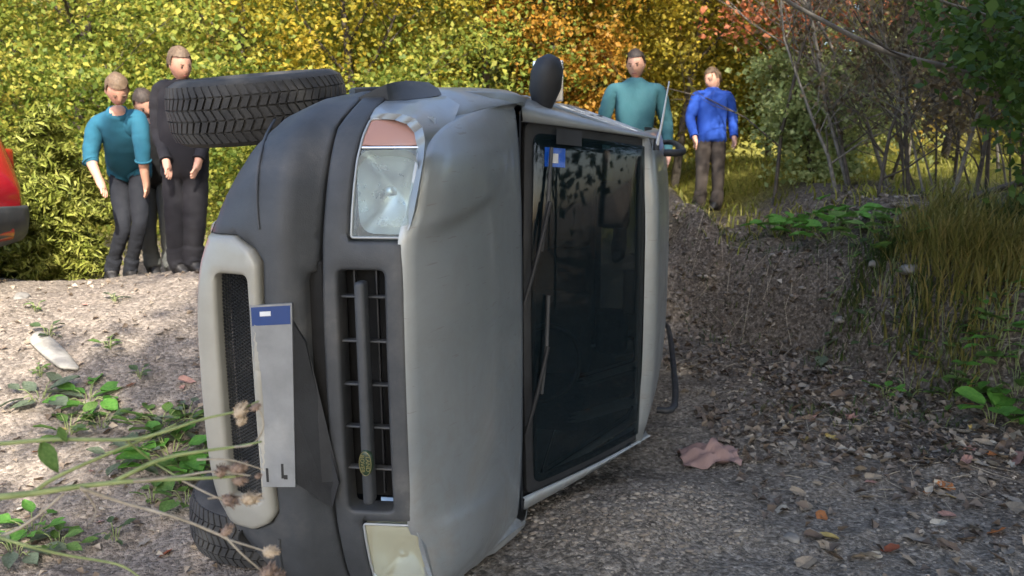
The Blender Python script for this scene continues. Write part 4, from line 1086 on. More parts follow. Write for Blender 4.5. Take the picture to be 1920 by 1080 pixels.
BG = [
 # x, y, h, w, palette, label
 (-7.9, 10.2, 5.6, 4.2, 'yg', 'yellow green leafy tree at the far left behind the red car'),
 (-5.6, 10.8, 5.4, 3.8, 'yg', 'yellow green tree standing behind the red car and the bending person'),
 (-3.6, 11.2, 5.9, 3.6, 'yg', 'yellow green tree directly behind the three people'),
 (-1.9, 11.0, 5.2, 3.2, 'yellow', 'bright yellow tree above the raised front wheel'),
 (-.35, 11.8, 5.6, 3.0, 'yg', 'tree with green and yellow leaves above the raised headlight'),
 (.6, 11.4, 5.0, 1.8, 'orange', 'orange brown tree above the car wing'),
 (2.3, 12.2, 6.0, 3.4, 'yellow', 'golden yellow tree behind the wing mirror'),
 (2.9, 12.9, 4.9, 2.3, 'yellow', 'golden tree with orange tips beyond the blue jacket'),
 (-6.8, 13.8, 7.5, 5.0, 'olive', 'tall olive tree in the second row at the far left'),
 (-3.0, 14.4, 7.8, 5.0, 'yg', 'tall yellow green tree in the second row behind the people'),
 (.4, 14.8, 7.2, 4.6, 'olive', 'tall dull green tree in the second row above the car'),
 (2.6, 15.6, 6.8, 3.6, 'yellow', 'tall golden tree in the second row behind the blue jacket'),
 (6.9, 13.8, 5.6, 3.0, 'brown', 'brownish tree filling the thicket behind the thin stems'), (7.9, 12.6, 6.0, 3.6, 'olive', 'dull olive tree at the right behind the thin stems'), (4.9, 16.5, 3.2, 2.6, 'olive', 'low olive tree under the patch of sky'),
 (-10.5, 12.5, 7.0, 5.0, 'yg', 'tall yellow green tree beyond the left edge of the view'),
]
for k, (x, y, h, w, pal, lab) in enumerate(BG):
    tree('broadleaf_tree', lab, x, y, h, w, LY[pal], 100+k, nleaf=24000 if y < 13 else 10000, lsize=.060 if y < 13 else .11, clumps=110, gap=.72, low=.04 if y < 13 else .1, group='autumn trees behind the mound', trunk_r=.07)
tree('broadleaf_tree', 'small orange red tree between the golden trees and the brown thicket', 3.65, 10.4, 3.4, 1.5, LY['red'], 150, nleaf=4500, lsize=.075, clumps=40, low=.45, group='autumn trees behind the mound', trunk_r=.035, gap=.9)
# low shrubs filling the foot of the wood
SH = [(-6.6, 9.0, 2.0, 2.4, 'yg', 'low yellow green shrub beside the red car'), (-4.4, 9.6, 2.1, 2.2, 'yg', 'low yellow green shrub behind the bending person'), (-2.7, 9.4, 1.7, 1.8, 'yg', 'low shrub behind the legs of the people'),
      (-1.2, 10.0, 2.0, 2.0, 'yg', 'low yellowish shrub beside the raised wheel'), (3.9, 11.3, 2.6, 2.0, 'yg', 'shrub behind the person in blue'), (4.5, 12.3, 2.0, 2.0, 'pale', 'pale green sunlit shrub at the edge of the meadow'),
      (4.15, 10.6, 1.5, 1.4, 'pale', 'pale shrub with thin stems at the start of the bank'), (3.25, 9.3, 1.2, 1.1, 'pale', 'small pale green shrub on the crest beside the car')]
for k, (x, y, h, w, pal, lab) in enumerate(SH):
    tree('shrub', lab, x, y, h, w, LY[pal], 200+k, nleaf=7000, lsize=.058, clumps=40, gap=.85, low=.0, group='shrubs at the foot of the wood', trunk_r=.03, cat='shrub', crown='foliage')
# young spruces with feathery boughs, left
def spruce(label, x, y, h, w, seed):
    rng = np.random.RandomState(seed); z = Gz(x, y)-.05; root = empty('young_spruce', (x, y, z)); tag(root, label, 'spruce', 'young spruces on the mound')
    tubes = [([(0, 0, 0), (0, 0, h*.5), (rng.randn()*.03, 0, h)], [.035, .02, .006])]; P = []
    for i in range(70):
        t = (i+rng.rand())/70; zz = h*(.03+.95*t); L = w*.5*(1-t)**.8*rng.uniform(.75, 1.15)+.05; a = rng.rand()*6.28
        ts = np.linspace(0, 1, 5); pts = np.stack([np.cos(a)*L*ts, np.sin(a)*L*ts, zz+L*(.25*ts-.35*ts**2)], 1); tubes.append((pts, np.linspace(.010, .003, 5)))
        m = int(330*L+24); q = rng.rand(m); base = np.stack([np.cos(a)*L*q, np.sin(a)*L*q, zz+L*(.25*q-.35*q*q)], 1)
        P.append(base+rng.randn(m, 3)*[.05, .05, .035]*(1.15-q[:, None]))
    put(root, 'trunk', tubes_mesh('trunk', tubes, 4), M['bark']); V, T = leaf_cloud(np.concatenate(P), .062, rng, (0, 0, .4), long=1.5, fold=.1)
    m = V.reshape(-1, 4, 3); c = m.mean(1, keepdims=True); ax = (m[:, 2]-m[:, 0])[:, None]; bx = m[:, 1]-m[:, 3]; m[:, 1] = m[:, 3]+bx*.22
    put(root, 'needles', npmesh('needles', m.reshape(-1, 3), [T]), LY['spruce'], smooth=False)
for a in (('young feathery spruce next to the red car bumper', -4.25, 7.9, 1.55, 1.5, 1), ('smaller feathery spruce in front of the bending person', -3.95, 7.3, .95, 1.15, 2), ('young spruce at the left edge behind the red car', -5.3, 8.4, 1.9, 1.7, 3), ('short spruce between the red car and the mound', -4.6, 6.95, .85, 1.1, 4)): spruce(*a)

# ---- right side thicket: many thin stems, sparse brown leaves
def thicket(label, x, y, h, seed, n=6, leafn=900, pal='brown', lean=(0, 0), bark='bark_grey', r0=.022, ls=.05, spread=.35, group='bare thin trees on the bank', w=None):
    rng = np.random.RandomState(seed); z = Gz(x, y)-.05; root = empty('thin_tree', (x, y, z)); tag(root, label, 'tree', group)
    tubes, tips = limbs((0, 0, 0), h, rng, n=n*2, spread=spread, r0=r0, lean=lean, depth=3, first=.12, wob=.12)
    put(root, 'trunk', tubes_mesh('trunk', tubes, 4), M[bark])
    if leafn:
        allp = np.array([tuple(p) for t, _ in tubes[1:] for p in t[1:]]); c = allp[rng.randint(len(allp), size=leafn)]+rng.randn(leafn, 3)*.09; c = c[c[:, 2] > .05]
        V, T = leaf_cloud(c, ls, rng, (0, 0, .3)); put(root, 'leaves', npmesh('leaves', V, [T]), LY[pal], smooth=False)
TH = [(5.3, 9.0, 4.6, 'brown', (-.12, 0), 'thin bare tree in the middle of the right thicket', 4200), (5.9, 9.8, 5.2, 'brown', (.05, 0), 'tall thin brownish tree right of the meadow gap', 5200), (6.6, 9.2, 5.0, 'brown', (-.05, 0), 'brown leaved thin tree above the grass clump', 5200),
    (4.35, 8.6, 4.2, 'brown', (-.12, .05), 'thin leaning tree left of the meadow gap', 1100), (3.3, 9.0, 4.0, 'yellow', (-.06, 0), 'slender dark stem with yellow leaves next to the person in blue', 450), (7.4, 8.7, 4.7, 'brown', (-.1, 0), 'dense brown twiggy tree near the right edge', 5200),
    (5.2, 7.6, 3.4, 'brown', (.1, .1), 'twiggy sapling growing from the top of the bank', 1600), (6.0, 7.9, 3.8, 'brown', (.0, .1), 'brown leaved sapling behind the yellow grass', 3200), (6.9, 10.8, 5.6, 'brown', (-.1, 0), 'dull brown tree far back in the right thicket', 5200), (8.6, 10.5, 5.8, 'brown', (-.1, 0), 'brown tree beyond the right edge of the view', 5200),
    (4.9, 8.0, 3.6, 'olive', (-.05, .1), 'dull green sapling in front of the meadow gap', 900), (6.4, 7.2, 2.6, 'brown', (-.1, .0), 'low brown twiggy bush tree behind the grass at the right', 3000), (7.9, 12.0, 6.0, 'olive', (0, 0), 'olive tree at the far right behind the thicket', 5200), (6.3, 12.4, 5.6, 'brown', (0, 0), 'tall brown tree behind the middle of the thicket', 5200), (5.0, 7.0, 1.8, 'brown', (.1, 0), 'small twiggy bush on the bank under the dead branch', 1400)]
_q = np.random.RandomState(3)
for k_ in range(14):
    TH.append((float(3.9+3.6*(k_/13)+_q.uniform(-.2, .2)), float(7.5+_q.uniform(-.4, 1.2)), float(_q.uniform(1.6, 3.2)), 'brown', (float(_q.uniform(-.25, .2)), .05), ['slim bare twiggy sapling', 'crooked bare sapling', 'forked bare sapling', 'leaning bare sapling'][k_ % 4]+[' on the crest', ' beside the pale shrub', ' at the meadow gap', ' in front of the meadow gap', ' under the brown tree', ' beside the olive sapling', ' behind the dead branch', ' behind the green herbs', ' above the yellow grass', ' behind the yellow grass', ' in the dark of the thicket', ' right of the yellow grass', ' near the right edge', ' beyond the right edge'][k_], 500))
TH = [(2.75+(t_[0]-3.3)*.60,)+tuple(t_[1:]) for t_ in TH]
for k, (x, y, h, pal, lean, lab, ln) in enumerate(TH):
    if .30 < x/y < .44: ln = int(ln*.35)
    thicket(lab, x, y, h, 300+k, n=6 if ln != 500 else 9, leafn=ln, pal=pal, lean=(lean[0]*1.6, lean[1]), ls=.05, spread=.55, bark='bark' if k % 3 else 'bark_grey', r0=.022 if ln != 500 else .012)
# overhanging dark branches and green leaves in the upper right corner, from a tree beyond the edge
def over_tree():
    rng = np.random.RandomState(77); bx, by = 3.85, 5.1; z = Gz(bx, by)-.05; root = empty('overhanging_tree', (bx, by, z)); tag(root, 'dark tree at the right edge with a bare bough and green leaves overhead', 'tree')
    B = Vector((bx, by, z)); d = 5.0
    tr_ = [B, pt(2130, 500, 5.1), pt(2120, 250, 5.1), pt(2100, -100, 5.2), pt(2080, -420, 5.4)]
    put(root, 'trunk', tubes_mesh('trunk', [([p-B for p in smooth_pts(tr_, 4)], np.linspace(.11, .06, 17))], 9), M['bark'])
    def br(pxs, d0, d1, r0, r1, mat='bark'):
        n = len(pxs); pts = [pt(x, y, d0+(d1-d0)*i/(n-1))-B for i, (x, y) in enumerate(pxs)]
        sp = smooth_pts(pts, 5); link('branch', tubes_mesh('branch', [(sp, np.linspace(r0, r1, len(sp)))], 6), M[mat], root); return sp
    b1 = br([(2110, 270), (2010, 225), (1920, 185), (1850, 152), (1780, 128), (1700, 108), (1640, 88), (1560, 48), (1480, 4), (1440, -30)], 5.1, 4.6, .028, .008, 'bark_grey')
    br([(2100, 120), (1920, 62), (1850, 30), (1770, 5), (1700, -20)], 5.1, 4.7, .016, .008, 'bark_grey')
    br([(2100, 30), (1920, 20), (1840, 0), (1760, -30)], 5.1, 4.8, .010, .006, 'bark_grey')
    br([(1960, 180), (1900, 140), (1850, 118), (1820, 112)], 4.9, 4.7, .007, .003)
    br([(1700, 108), (1660, 90), (1625, 60), (1600, 20)], 4.7, 4.5, .006, .003)
    P = []
    for (cx, cy, rx, ry, n) in ((1890, 30, 90, 40, 120), (1850, 110, 90, 50, 150), (1900, 150, 60, 50, 100), (1860, 240, 40, 25, 16), (1940, 230, 50, 60, 70), (1960, 330, 60, 80, 60), (1900, 95, 120, 60, 100), (1780, 70, 50, 40, 45), (1750, 20, 40, 20, 20), (2000, 60, 120, 160, 220)):
        for _ in range(int(n*2.6)): P.append(pt(cx+rng.randn()*rx*.6, cy+rng.randn()*ry*.6, 4.9+rng.randn()*.35)-B)
    V, T = leaf_cloud(np.array([tuple(p) for p in P]), .055, rng, (0, -.4, .5), fold=.2); put(root, 'leaves', npmesh('leaves', V, [T]), LY['green'], smooth=False)
over_tree()
# leaning dead pole across the thicket
lp = [pt(1560, 452, 7.1), pt(1640, 436, 7.0), pt(1720, 405, 6.8), pt(1800, 378, 6.6), pt(1880, 352, 6.4), pt(1990, 322, 6.2)]
c0 = lp[0].copy(); o = link('dead_branch', tubes_mesh('dead_branch', [([p-c0 for p in smooth_pts(lp, 4)], np.linspace(.012, .03, 21))], 7), M['bark']); o.location = c0
tag(o, 'long dark dead branch leaning across the thicket from the green plants to the right edge', 'branch')

# ---- shade trees standing behind and right of the viewer
for k, (x, y, h, w, lab) in enumerate([
    (1.5, -1.7, 6.4, 3.2, 'green tree behind the viewer in line with the tipped car'), (4.3, -1.2, 7.6, 4.0, 'tall green tree behind the viewer to the right'), (3.4, -5.0, 9.5, 4.6, 'tallest green tree behind the viewer'),
    (4.9, 2.4, 6.0, 3.4, 'broad green tree beside the bank right of the car'), (7.4, .6, 8.0, 4.6, 'green tree past the right edge of the bank'), (8.6, 3.4, 6.6, 3.4, 'green tree on the bank past the right edge')]):
    tree('shade_tree', lab, x, y, h, w, LY['green'], 400+k, nleaf=11000, lsize=.17, clumps=70, low=.25, group='trees that shade the path', trunk_r=.14, limbn=9, gap=.9)
# ---- hillside wood far behind
def far_wood():
    rng = np.random.RandomState(9); Ps = []
    for _ in range(420):
        x = rng.uniform(-45, 30); y = rng.uniform(19, 52); 
        if .27 < x/y < .42: continue
        h = rng.uniform(4, 8); z = Gz(x, y); n = 130
        q = rng.randn(n, 3)*[h*.22, h*.22, h*.26]+[x, y, z+h*.5]; Ps.append(q)
    V, T = leaf_cloud(np.concatenate(Ps), .55, rng, (0, -.5, .6)); me = npmesh('far_wood', V, [T])
    tag(link('far_wood', me, leaf_mat('far_leaves', [(0, (.03, .045, .012)), (.4, (.10, .11, .02)), (.7, (.24, .20, .03)), (1, (.42, .24, .04))], nscale=.12, nw=.6), smooth=False), 'dense autumn wood covering the hillside behind everything', 'wood', kind='stuff')
far_wood()
# ================================================================ red car at the left edge
M['red'] = surf_mat('red_paint', [(.4, (.50, .012, .022)), (.6, (.56, .016, .028))], 2, .25, .0, metal=.1, coat=.8, rvar=.05)
rb = pt(38, 385, 6.3); rgz = .93-.36
rcar = empty('red_car', (rb.x+.02, 5.65, rgz)); tag(rcar, 'red car with dark lower bumper poking in at the left edge', 'car')
def red_body():
    # stations from the tail (x=0) to the nose; z of underside, waist, top; half width
    S = [(0.0, .60, .76, .86, .62), (-.03, .48, .80, .97, .70), (-.07, .42, .84, 1.10, .76), (-.13, .40, .90, 1.28, .81), (-.24, .40, .92, 1.38, .85), (-.42, .40, .92, 1.44, .86), (-.75, .38, .92, 1.47, .87), (-1.3, .34, .93, 1.50, .88), (-1.9, .32, .93, 1.50, .88), (-2.5, .32, .93, 1.42, .88), (-3.05, .34, .93, 1.06, .87), (-3.5, .36, .88, .96, .86), (-3.85, .40, .78, .86, .80), (-3.98, .50, .68, .74, .66)]
    bm = bmesh.new(); g = []
    for x, zb, zw, zt, hw_ in S:
        g.append([bm.verts.new((x, y, z)) for y, z in [(-hw_*.8, zb), (-hw_*.97, zb+.08), (-hw_, (zb+zw)/2), (-hw_*.98, zw), (-hw_*.86, zw+(zt-zw)*.55), (-hw_*.70, zt-.02), (-hw_*.35, zt), (hw_*.35, zt), (hw_*.70, zt-.02), (hw_*.86, zw+(zt-zw)*.55), (hw_*.98, zw), (hw_, (zb+zw)/2), (hw_*.97, zb+.08), (hw_*.8, zb)]])
    for a, b in zip(g, g[1:]):
        for i in range(14): bm.faces.new((a[i], a[(i+1) % 14], b[(i+1) % 14], b[i]))
    bm.faces.new(g[0]); bm.faces.new(g[-1]); bmesh.ops.recalc_face_normals(bm, faces=bm.faces)
    bmesh.ops.subdivide_edges(bm, edges=bm.edges[:], cuts=1, use_grid_fill=True, smooth=.15)
    return bm_mesh('body', bm)
link('body', red_body(), M['red'], rcar)
bm = bmesh.new(); g = []
for x, zb, zt, hw_ in [(.008, .60, .66, .62), (-.012, .53, .66, .72), (-.06, .45, .655, .82), (-.14, .39, .64, .885), (-.45, .36, .60, .91)]:
    g.append([bm.verts.new((x, y, z)) for y, z in [(-hw_, zt), (-hw_*1.01, (zb+zt)/2), (-hw_*.96, zb), (hw_*.96, zb), (hw_*1.01, (zb+zt)/2), (hw_, zt)]])
for a, b in zip(g, g[1:]):
    for i in range(6): bm.faces.new((a[i], a[(i+1) % 6], b[(i+1) % 6], b[i]))
bm.faces.new(g[0]); bmesh.ops.recalc_face_normals(bm, faces=bm.faces); bmesh.ops.subdivide_edges(bm, edges=bm.edges[:], cuts=1, use_grid_fill=True, smooth=.15)
link('lower_bumper', bm_mesh('lower_bumper', bm), M['plastic'], rcar)
for s in (-1, 1):
    for x in (-.80, -3.2):
        bm = bmesh.new(); lathe(bm, [(.001, .02), (.17, .03), (.20, .08), (.22, .10), (.29, .10), (.31, .07), (.31, -.07), (.29, -.10), (.1, -.10)], 28); bm.transform(Matrix.Translation((x, s*.80, .30)) @ Matrix.Rotation(R(-90*s), 4, 'X')); link('wheel', bm_mesh('wheel', bm), M['rubber'], rcar)
    for x0, x1, t0, t1 in ((-.60, -1.45, .0, .0), (-1.52, -2.55, .0, -.0)):
        bm = bmesh.new(); vs = [bm.verts.new(p) for p in ((x0, s*.885, .96), (x1, s*.885, .96), (x1-.05*(x1 < -2) , s*.79, 1.33), (x0-.12, s*.79, 1.36))]; bm.faces.new(vs)
        r = bmesh.ops.extrude_face_region(bm, geom=bm.faces[:])
        for v in r['geom']:
            if isinstance(v, bmesh.types.BMVert): v.co.y -= s*.03
        link('side_window', bm_mesh('side_window', bm), M['glass'], rcar)
    bm = bmesh.new(); box(bm, (-.15, s*.70, .98), (.10, .16, .20), .03); M.setdefault('tail', flat('tail_lamp_red', (.35, .01, .01), .2, coat=1)); link('tail_lamp', bm_mesh('tail_lamp', bm), M['tail'], rcar)
bm = bmesh.new(); box(bm, (-.03, -.66, .93), (.01, .06, .02), .003); link('badge', bm_mesh('badge', bm), M['white'], rcar)

# ================================================================ ground plants with leaves of their own
def leaf_mesh(name, L, W, kind='ovate', cup=.18, seed=0, n=6):
    rg = random.Random(seed); bm = bmesh.new(); rows = []
    for i in range(n+1):
        t = i/n
        if kind == 'round': w = W*math.sin(math.pi*min(1, max(.0, t*.94+.03)))**.55
        elif kind == 'heart': w = W*(math.sin(math.pi*(t*.97+.03))**.8)*(1.25-.6*t)
        else: w = W*math.sin(math.pi*(t*.95+.03))**.9*(1.15-.35*t)
        w *= 1+rg.uniform(-.09, .09); y = L*t-(.12*L if kind in ('round', 'heart') and False else 0); z = cup*L*(-(t-.45)**2*1.3)+rg.uniform(-.012, .012)*L
        rows.append([bm.verts.new((-w/2, y, z+cup*W*.55+rg.uniform(-.02, .02)*L)), bm.verts.new((-w/4, y+.02*L, z+cup*W*.1)), bm.verts.new((0, y, z-cup*W*.08)), bm.verts.new((w/4, y+.02*L, z+cup*W*.1)), bm.verts.new((w/2, y, z+cup*W*.55+rg.uniform(-.02, .02)*L))])
    for a, b in zip(rows, rows[1:]):
        for i in range(4): bm.faces.new((a[i], a[i+1], b[i+1], b[i]))
    return bm_mesh(name, bm)
def plant_mat(name, a, b, c):
    m = leaf_mat(name, [(0, a), (.5, b), (1, c)], trans=.35, nscale=9, nw=.5, rough=.5); nt = m.node_tree; bs = nt.nodes['Principled BSDF']
    tc = nt.nodes.new('ShaderNodeTexCoord'); n = N(nt, 'ShaderNodeTexNoise', Scale=45.0, Detail=4.0); nt.links.new(tc.outputs['Object'], n.inputs['Vector'])
    bp = N(nt, 'ShaderNodeBump', Strength=.6, Distance=.004); nt.links.new(n.outputs[0], bp.inputs['Height']); nt.links.new(bp.outputs[0], bs.inputs['Normal']); return m
PM = dict(weed=plant_mat('weed_leaf', (.045, .10, .02), (.12, .22, .05), (.25, .33, .11)), bright=plant_mat('bright_leaf', (.05, .15, .02), (.12, .30, .05), (.22, .40, .08)), dull=plant_mat('dull_leaf', (.03, .06, .025), (.075, .12, .05), (.15, .20, .09)), greyg=plant_mat('grey_green_leaf', (.06, .09, .05), (.15, .19, .12), (.28, .32, .21)))
LM = {}
for pm in PM:
    for kd in ('ovate', 'round', 'heart'):
        for q in range(3):
            me = leaf_mesh('leaf', 1, .62 if kd == 'ovate' else (.95 if kd == 'round' else .85), kd, .2, q+len(kd)); me.materials.append(PM[pm]); me.polygons.foreach_set('use_smooth', [True]*len(me.polygons)); LM[pm, kd, q] = me
def plant(name, label, P, n, L, spread, pm, kind, seed, group=None, stemh=.05, tilt=(10, 50), cat='plant'):
    """P world point on the ground; n leaves of length L on stalks"""
    rg = random.Random(seed); root = empty(name, P); tag(root, label, cat, group); tubes = []
    for i in range(n):
        a = i*2.4+rg.uniform(-.4, .4); r = spread*math.sqrt((i+.6)/n)*rg.uniform(.7, 1.1); gx_, gy_ = P.x+r*math.cos(a), P.y+r*math.sin(a)
        z = Gz(gx_, gy_)-P.z+stemh*rg.uniform(.5, 1.4); tip = Vector((r*math.cos(a), r*math.sin(a), z)); b0 = Vector((r*.3*math.cos(a), r*.3*math.sin(a), Gz(P.x+r*.3*math.cos(a), P.y+r*.3*math.sin(a))-P.z-.01))
        tubes.append((smooth_pts([b0, b0.lerp(tip, .5)+Vector((0, 0, .02)), tip], 3), .0022+.004*L))
        o = bpy.data.objects.new('leaf', LM[pm, kind, rg.randrange(3)]); scn.collection.objects.link(o); o.parent = root; s = L*rg.uniform(.65, 1.2)
        o.scale = (s*rg.uniform(.85, 1.1), s, s); o.location = tip; 
        o.rotation_euler = (R(rg.uniform(*tilt))-R(25), R(rg.uniform(-25, 25)), a-math.pi/2+rg.uniform(-.5, .5))
    link('stem', tubes_mesh('stem', tubes, 4), M['stem_green'], root); return root
def at(px, py): return hit(px, py)
W_ = [  # px, py, n, leaf, spread, mat, kind, name, label
 (75, 748, 7, .13, .12, 'greyg', 'ovate', 'weed', 'broad pale leaved weed low at the left edge of the mound'),
 (165, 752, 8, .13, .13, 'bright', 'ovate', 'weed', 'bright green broad leaved weed beneath the middle of the mound slope'),
 (92, 628, 5, .07, .06, 'dull', 'ovate', 'weed', 'small weed just above the pale flat stone'),
 (68, 583, 4, .06, .05, 'weed', 'ovate', 'weed', 'tiny weed near the top of the mound at the left'),
 (205, 652, 5, .065, .06, 'weed', 'ovate', 'weed', 'tiny weed alone in the middle of the mound'),
 (215, 565, 5, .06, .05, 'greyg', 'ovate', 'weed', 'grey green sprig just below the feet of the bending person'),
 (262, 708, 4, .055, .04, 'dull', 'ovate', 'weed', 'tiny dull weed right of the middle of the mound'),
 (75, 705, 5, .05, .05, 'weed', 'ovate', 'weed', 'tiny weed left of the pale flat stone'),
 (300, 800, 12, .10, .16, 'weed', 'heart', 'weed', 'leafy weed beside the silver bumper insert'),
 (350, 790, 9, .08, .12, 'greyg', 'ovate', 'weed', 'grey green weed touching the silver bumper insert'),
 (260, 850, 9, .10, .14, 'greyg', 'ovate', 'weed', 'pale weed behind the thistle stems'),
 (320, 858, 13, .13, .18, 'bright', 'heart', 'weed', 'largest bright weed in front of the car bumper'),
 (370, 880, 9, .10, .14, 'weed', 'heart', 'weed', 'dark leafy weed directly above the lower tyre'),
 (130, 812, 8, .09, .13, 'weed', 'ovate', 'weed', 'leafy weed left of the thistle leaf'),
 (190, 800, 7, .08, .10, 'dull', 'ovate', 'weed', 'dull weed between two brighter ones on the lower mound'),
 (60, 1000, 8, .09, .12, 'bright', 'ovate', 'weed', 'weed in the lower left corner under the thistle'),
 (30, 1040, 7, .10, .11, 'greyg', 'ovate', 'weed', 'pale weed at the very corner of the path'),
 (110, 1025, 6, .07, .09, 'weed', 'ovate', 'weed', 'small weed right of the corner weeds'),
 (285, 940, 5, .06, .06, 'weed', 'ovate', 'weed', 'tiny weed on bare soil left of the lower tyre'),
 (350, 940, 7, .09, .09, 'weed', 'heart', 'weed', 'weed squeezed against the lower tyre'),
 (215, 1010, 5, .05, .06, 'dull', 'ovate', 'weed', 'tiny dull weed on the bare soil at the bottom'),
]
for k, (px, py, n, L, sp, pm, kd, nm, lab) in enumerate(W_): plant(nm, lab, at(px, py), int(n*1.5), L, sp, pm, kd, 500+k, 'weeds on the mound', stemh=.035)
RW = [
 (1862, 795, 6, .19, .13, 'bright', 'round', 'butterbur', 'plant with big round bright leaves at the foot of the bank', .10),
 (1900, 700, 7, .14, .14, 'weed', 'round', 'butterbur', 'round leaved plant above the biggest one at the right edge', .10),
 (1540, 668, 3, .15, .05, 'greyg', 'ovate', 'young_plant', 'young plant with two long pale leaves beside the dark soil', .05),
 (1770, 680, 10, .09, .18, 'weed', 'ovate', 'herb', 'leafy herb in the middle of the right bank', .08),
 (1865, 665, 12, .10, .18, 'bright', 'ovate', 'herb', 'bright herb between the ragged tuft and the round leaves', .10), (1790, 745, 9, .08, .14, 'weed', 'ovate', 'herb', 'herb left of the big round leaves', .06), (1905, 745, 8, .10, .12, 'weed', 'heart', 'herb', 'heart leaved herb cut by the right edge', .08),
 (1700, 740, 8, .07, .16, 'dull', 'ovate', 'herb', 'dull herb low on the right bank', .05),
 (1660, 745, 6, .07, .09, 'bright', 'ovate', 'herb', 'small bright herb amid the leaf litter', .06),
 (1840, 630, 11, .09, .20, 'weed', 'ovate', 'herb', 'spreading herb under the yellow grass', .10),
 (1895, 620, 10, .10, .18, 'weed', 'ovate', 'herb', 'tall herb under the yellow grass at the right edge', .14),
 (1650, 560, 9, .07, .20, 'dull', 'ovate', 'herb', 'dull herb on the shaded slope', .08),
 (1590, 520, 9, .06, .20, 'dull', 'ovate', 'herb', 'dark herb high on the crumbly slope', .08),
 (1700, 610, 9, .07, .20, 'dull', 'ovate', 'herb', 'dark herb in the shade below the grass', .08),
 (1505, 445, 12, .14, .28, 'bright', 'heart', 'herb', 'bright leafy herb on the crest next to the pale shrub', .14),
 (1560, 448, 12, .14, .28, 'bright', 'heart', 'herb', 'bright leafy herb at the start of the dead branch', .16),
 (1620, 455, 12, .13, .28, 'weed', 'heart', 'herb', 'green herb under the dead branch', .16),
 (1680, 470, 10, .12, .28, 'weed', 'heart', 'herb', 'green herb between the dead branch and the yellow grass', .14),
 (1450, 440, 8, .13, .22, 'bright', 'heart', 'herb', 'bright herb at the near end of the crest', .12),
]
for k, (px, py, n, L, sp, pm, kd, nm, lab, sh) in enumerate(RW): plant(nm, lab, at(px, py), int(n*(1.6 if nm == 'herb' else 1)), L*1.1, sp, pm, kd, 600+k, 'herbs on the right bank', stemh=sh)

# ---- grass
def blades(P0, n, L, rng, droop=.6, w=.006, spread=.15, face=None, slope=None):
    """curved blades -> V, quads; P0 (n,3)"""
    a = rng.rand(n)*6.28; d = np.stack([np.cos(a), np.sin(a)], 1)
    if face is not None: d = d*.6+np.array(face)[None]
    Ls = L*(.5+.8*rng.rand(n)); w = w*(.6+.8*rng.rand(n)); s = np.stack([-d[:, 1], d[:, 0], np.zeros(n)], 1); s /= np.linalg.norm(s, axis=1)[:, None]
    V = []
    for t, ww in ((0, 1), (.4, .85), (.75, .55), (1, .08)):
        c = P0+np.concatenate([d*(Ls*droop*t**1.7)[:, None], (Ls*(t-(.35+.5*droop)*t**2.2*droop))[:, None]], 1)
        V += [c-s*(w*ww)[:, None], c+s*(w*ww)[:, None]]
    V = np.stack(V, 1).reshape(-1, 3); i = np.arange(n)[:, None]*8
    return V, np.concatenate([i+[[0, 1, 3, 2]], i+[[2, 3, 5, 4]], i+[[4, 5, 7, 6]]])
GM = dict(yellow=leaf_mat('grass_yellow', [(0, (.07, .09, .02)), (.5, (.24, .22, .06)), (1, (.48, .36, .14))], trans=.3, nscale=3), green=leaf_mat('grass_green', [(0, (.02, .045, .012)), (.6, (.07, .11, .03)), (1, (.24, .22, .08))], trans=.3, nscale=3))
rg = np.random.RandomState(31)
def tuft(label, px, py, n, L, sp, mat, face, group='grass tufts hanging over the bank'):
    c = at(px, py); root_p = c; x = rg.randn(n)*sp; y = rg.randn(n)*sp*.7; P = np.stack([x, y, G(c.x+x, c.y+y)-c.z-.01], 1)
    V, Q = blades(P, n, L, rg, droop=.55, face=(face[0]*.45, face[1]*.45), w=.005); o = link('grass_tuft', npmesh('grass_tuft', V, [Q]), mat, smooth=False); o.location = c; tag(o, label, 'grass', group)
for a in (('big yellow grass tuft drooping over the bank', 1790, 490, 520, .40, .16, GM['yellow'], (-.3, -1)), ('yellow green grass tuft at the right edge of the bank', 1885, 500, 480, .42, .16, GM['yellow'], (-.2, -1)), ('thin yellow grass tuft left of the big one', 1725, 470, 260, .30, .13, GM['yellow'], (-.5, -.8)),
    ('yellow grass tuft high in front of the thin trees', 1830, 440, 420, .42, .2, GM['yellow'], (.1, -.5)), ('straw coloured tuft behind the dead branch', 1760, 430, 300, .36, .16, GM['yellow'], (-.1, -.3)), ('green grass tuft at the right edge under the thicket', 1905, 440, 400, .40, .2, GM['green'], (0, -.4)), ('ragged grass tuft low on the right bank', 1840, 560, 300, .26, .13, GM['yellow'], (-.4, -.7)),
    ('green grass tuft above the shaded slope', 1655, 490, 260, .22, .12, GM['green'], (-.3, -.8)), ('dark green tuft low on the shaded slope', 1600, 560, 160, .14, .08, GM['green'], (-.2, -.6)), ('green tuft on the slope under the big yellow one', 1720, 580, 220, .18, .10, GM['green'], (-.2, -.6)), ('small green tuft among the herbs at the right', 1800, 640, 180, .16, .10, GM['green'], (-.2, -.6))): tuft(*a)
n = 26000; x = rg.uniform(-9, 14, n); y = rg.uniform(6.9, 20, n)**1.0; k = (y > 7.2+.4*np.abs(x-.3)*0)&((x > 1.6)|(y > 8.0)|(x < -1.2)); k &= ~((np.abs(x+.4) < 3.2)&(y < 8.2)&(x < 1))
x, y = x[k], y[k]; P = np.stack([x, y, G(x, y)-.01], 1); V, Q = blades(P, len(P), .20, rg, w=.007); tag(link('meadow_grass', npmesh('meadow_grass', V, [Q]), leaf_mat('meadow_blades', [(0, (.10, .13, .02)), (.5, (.30, .31, .05)), (1, (.52, .44, .14))], nscale=.8), smooth=False), 'short yellow green grass of the meadow behind the bank', 'grass', kind='stuff')
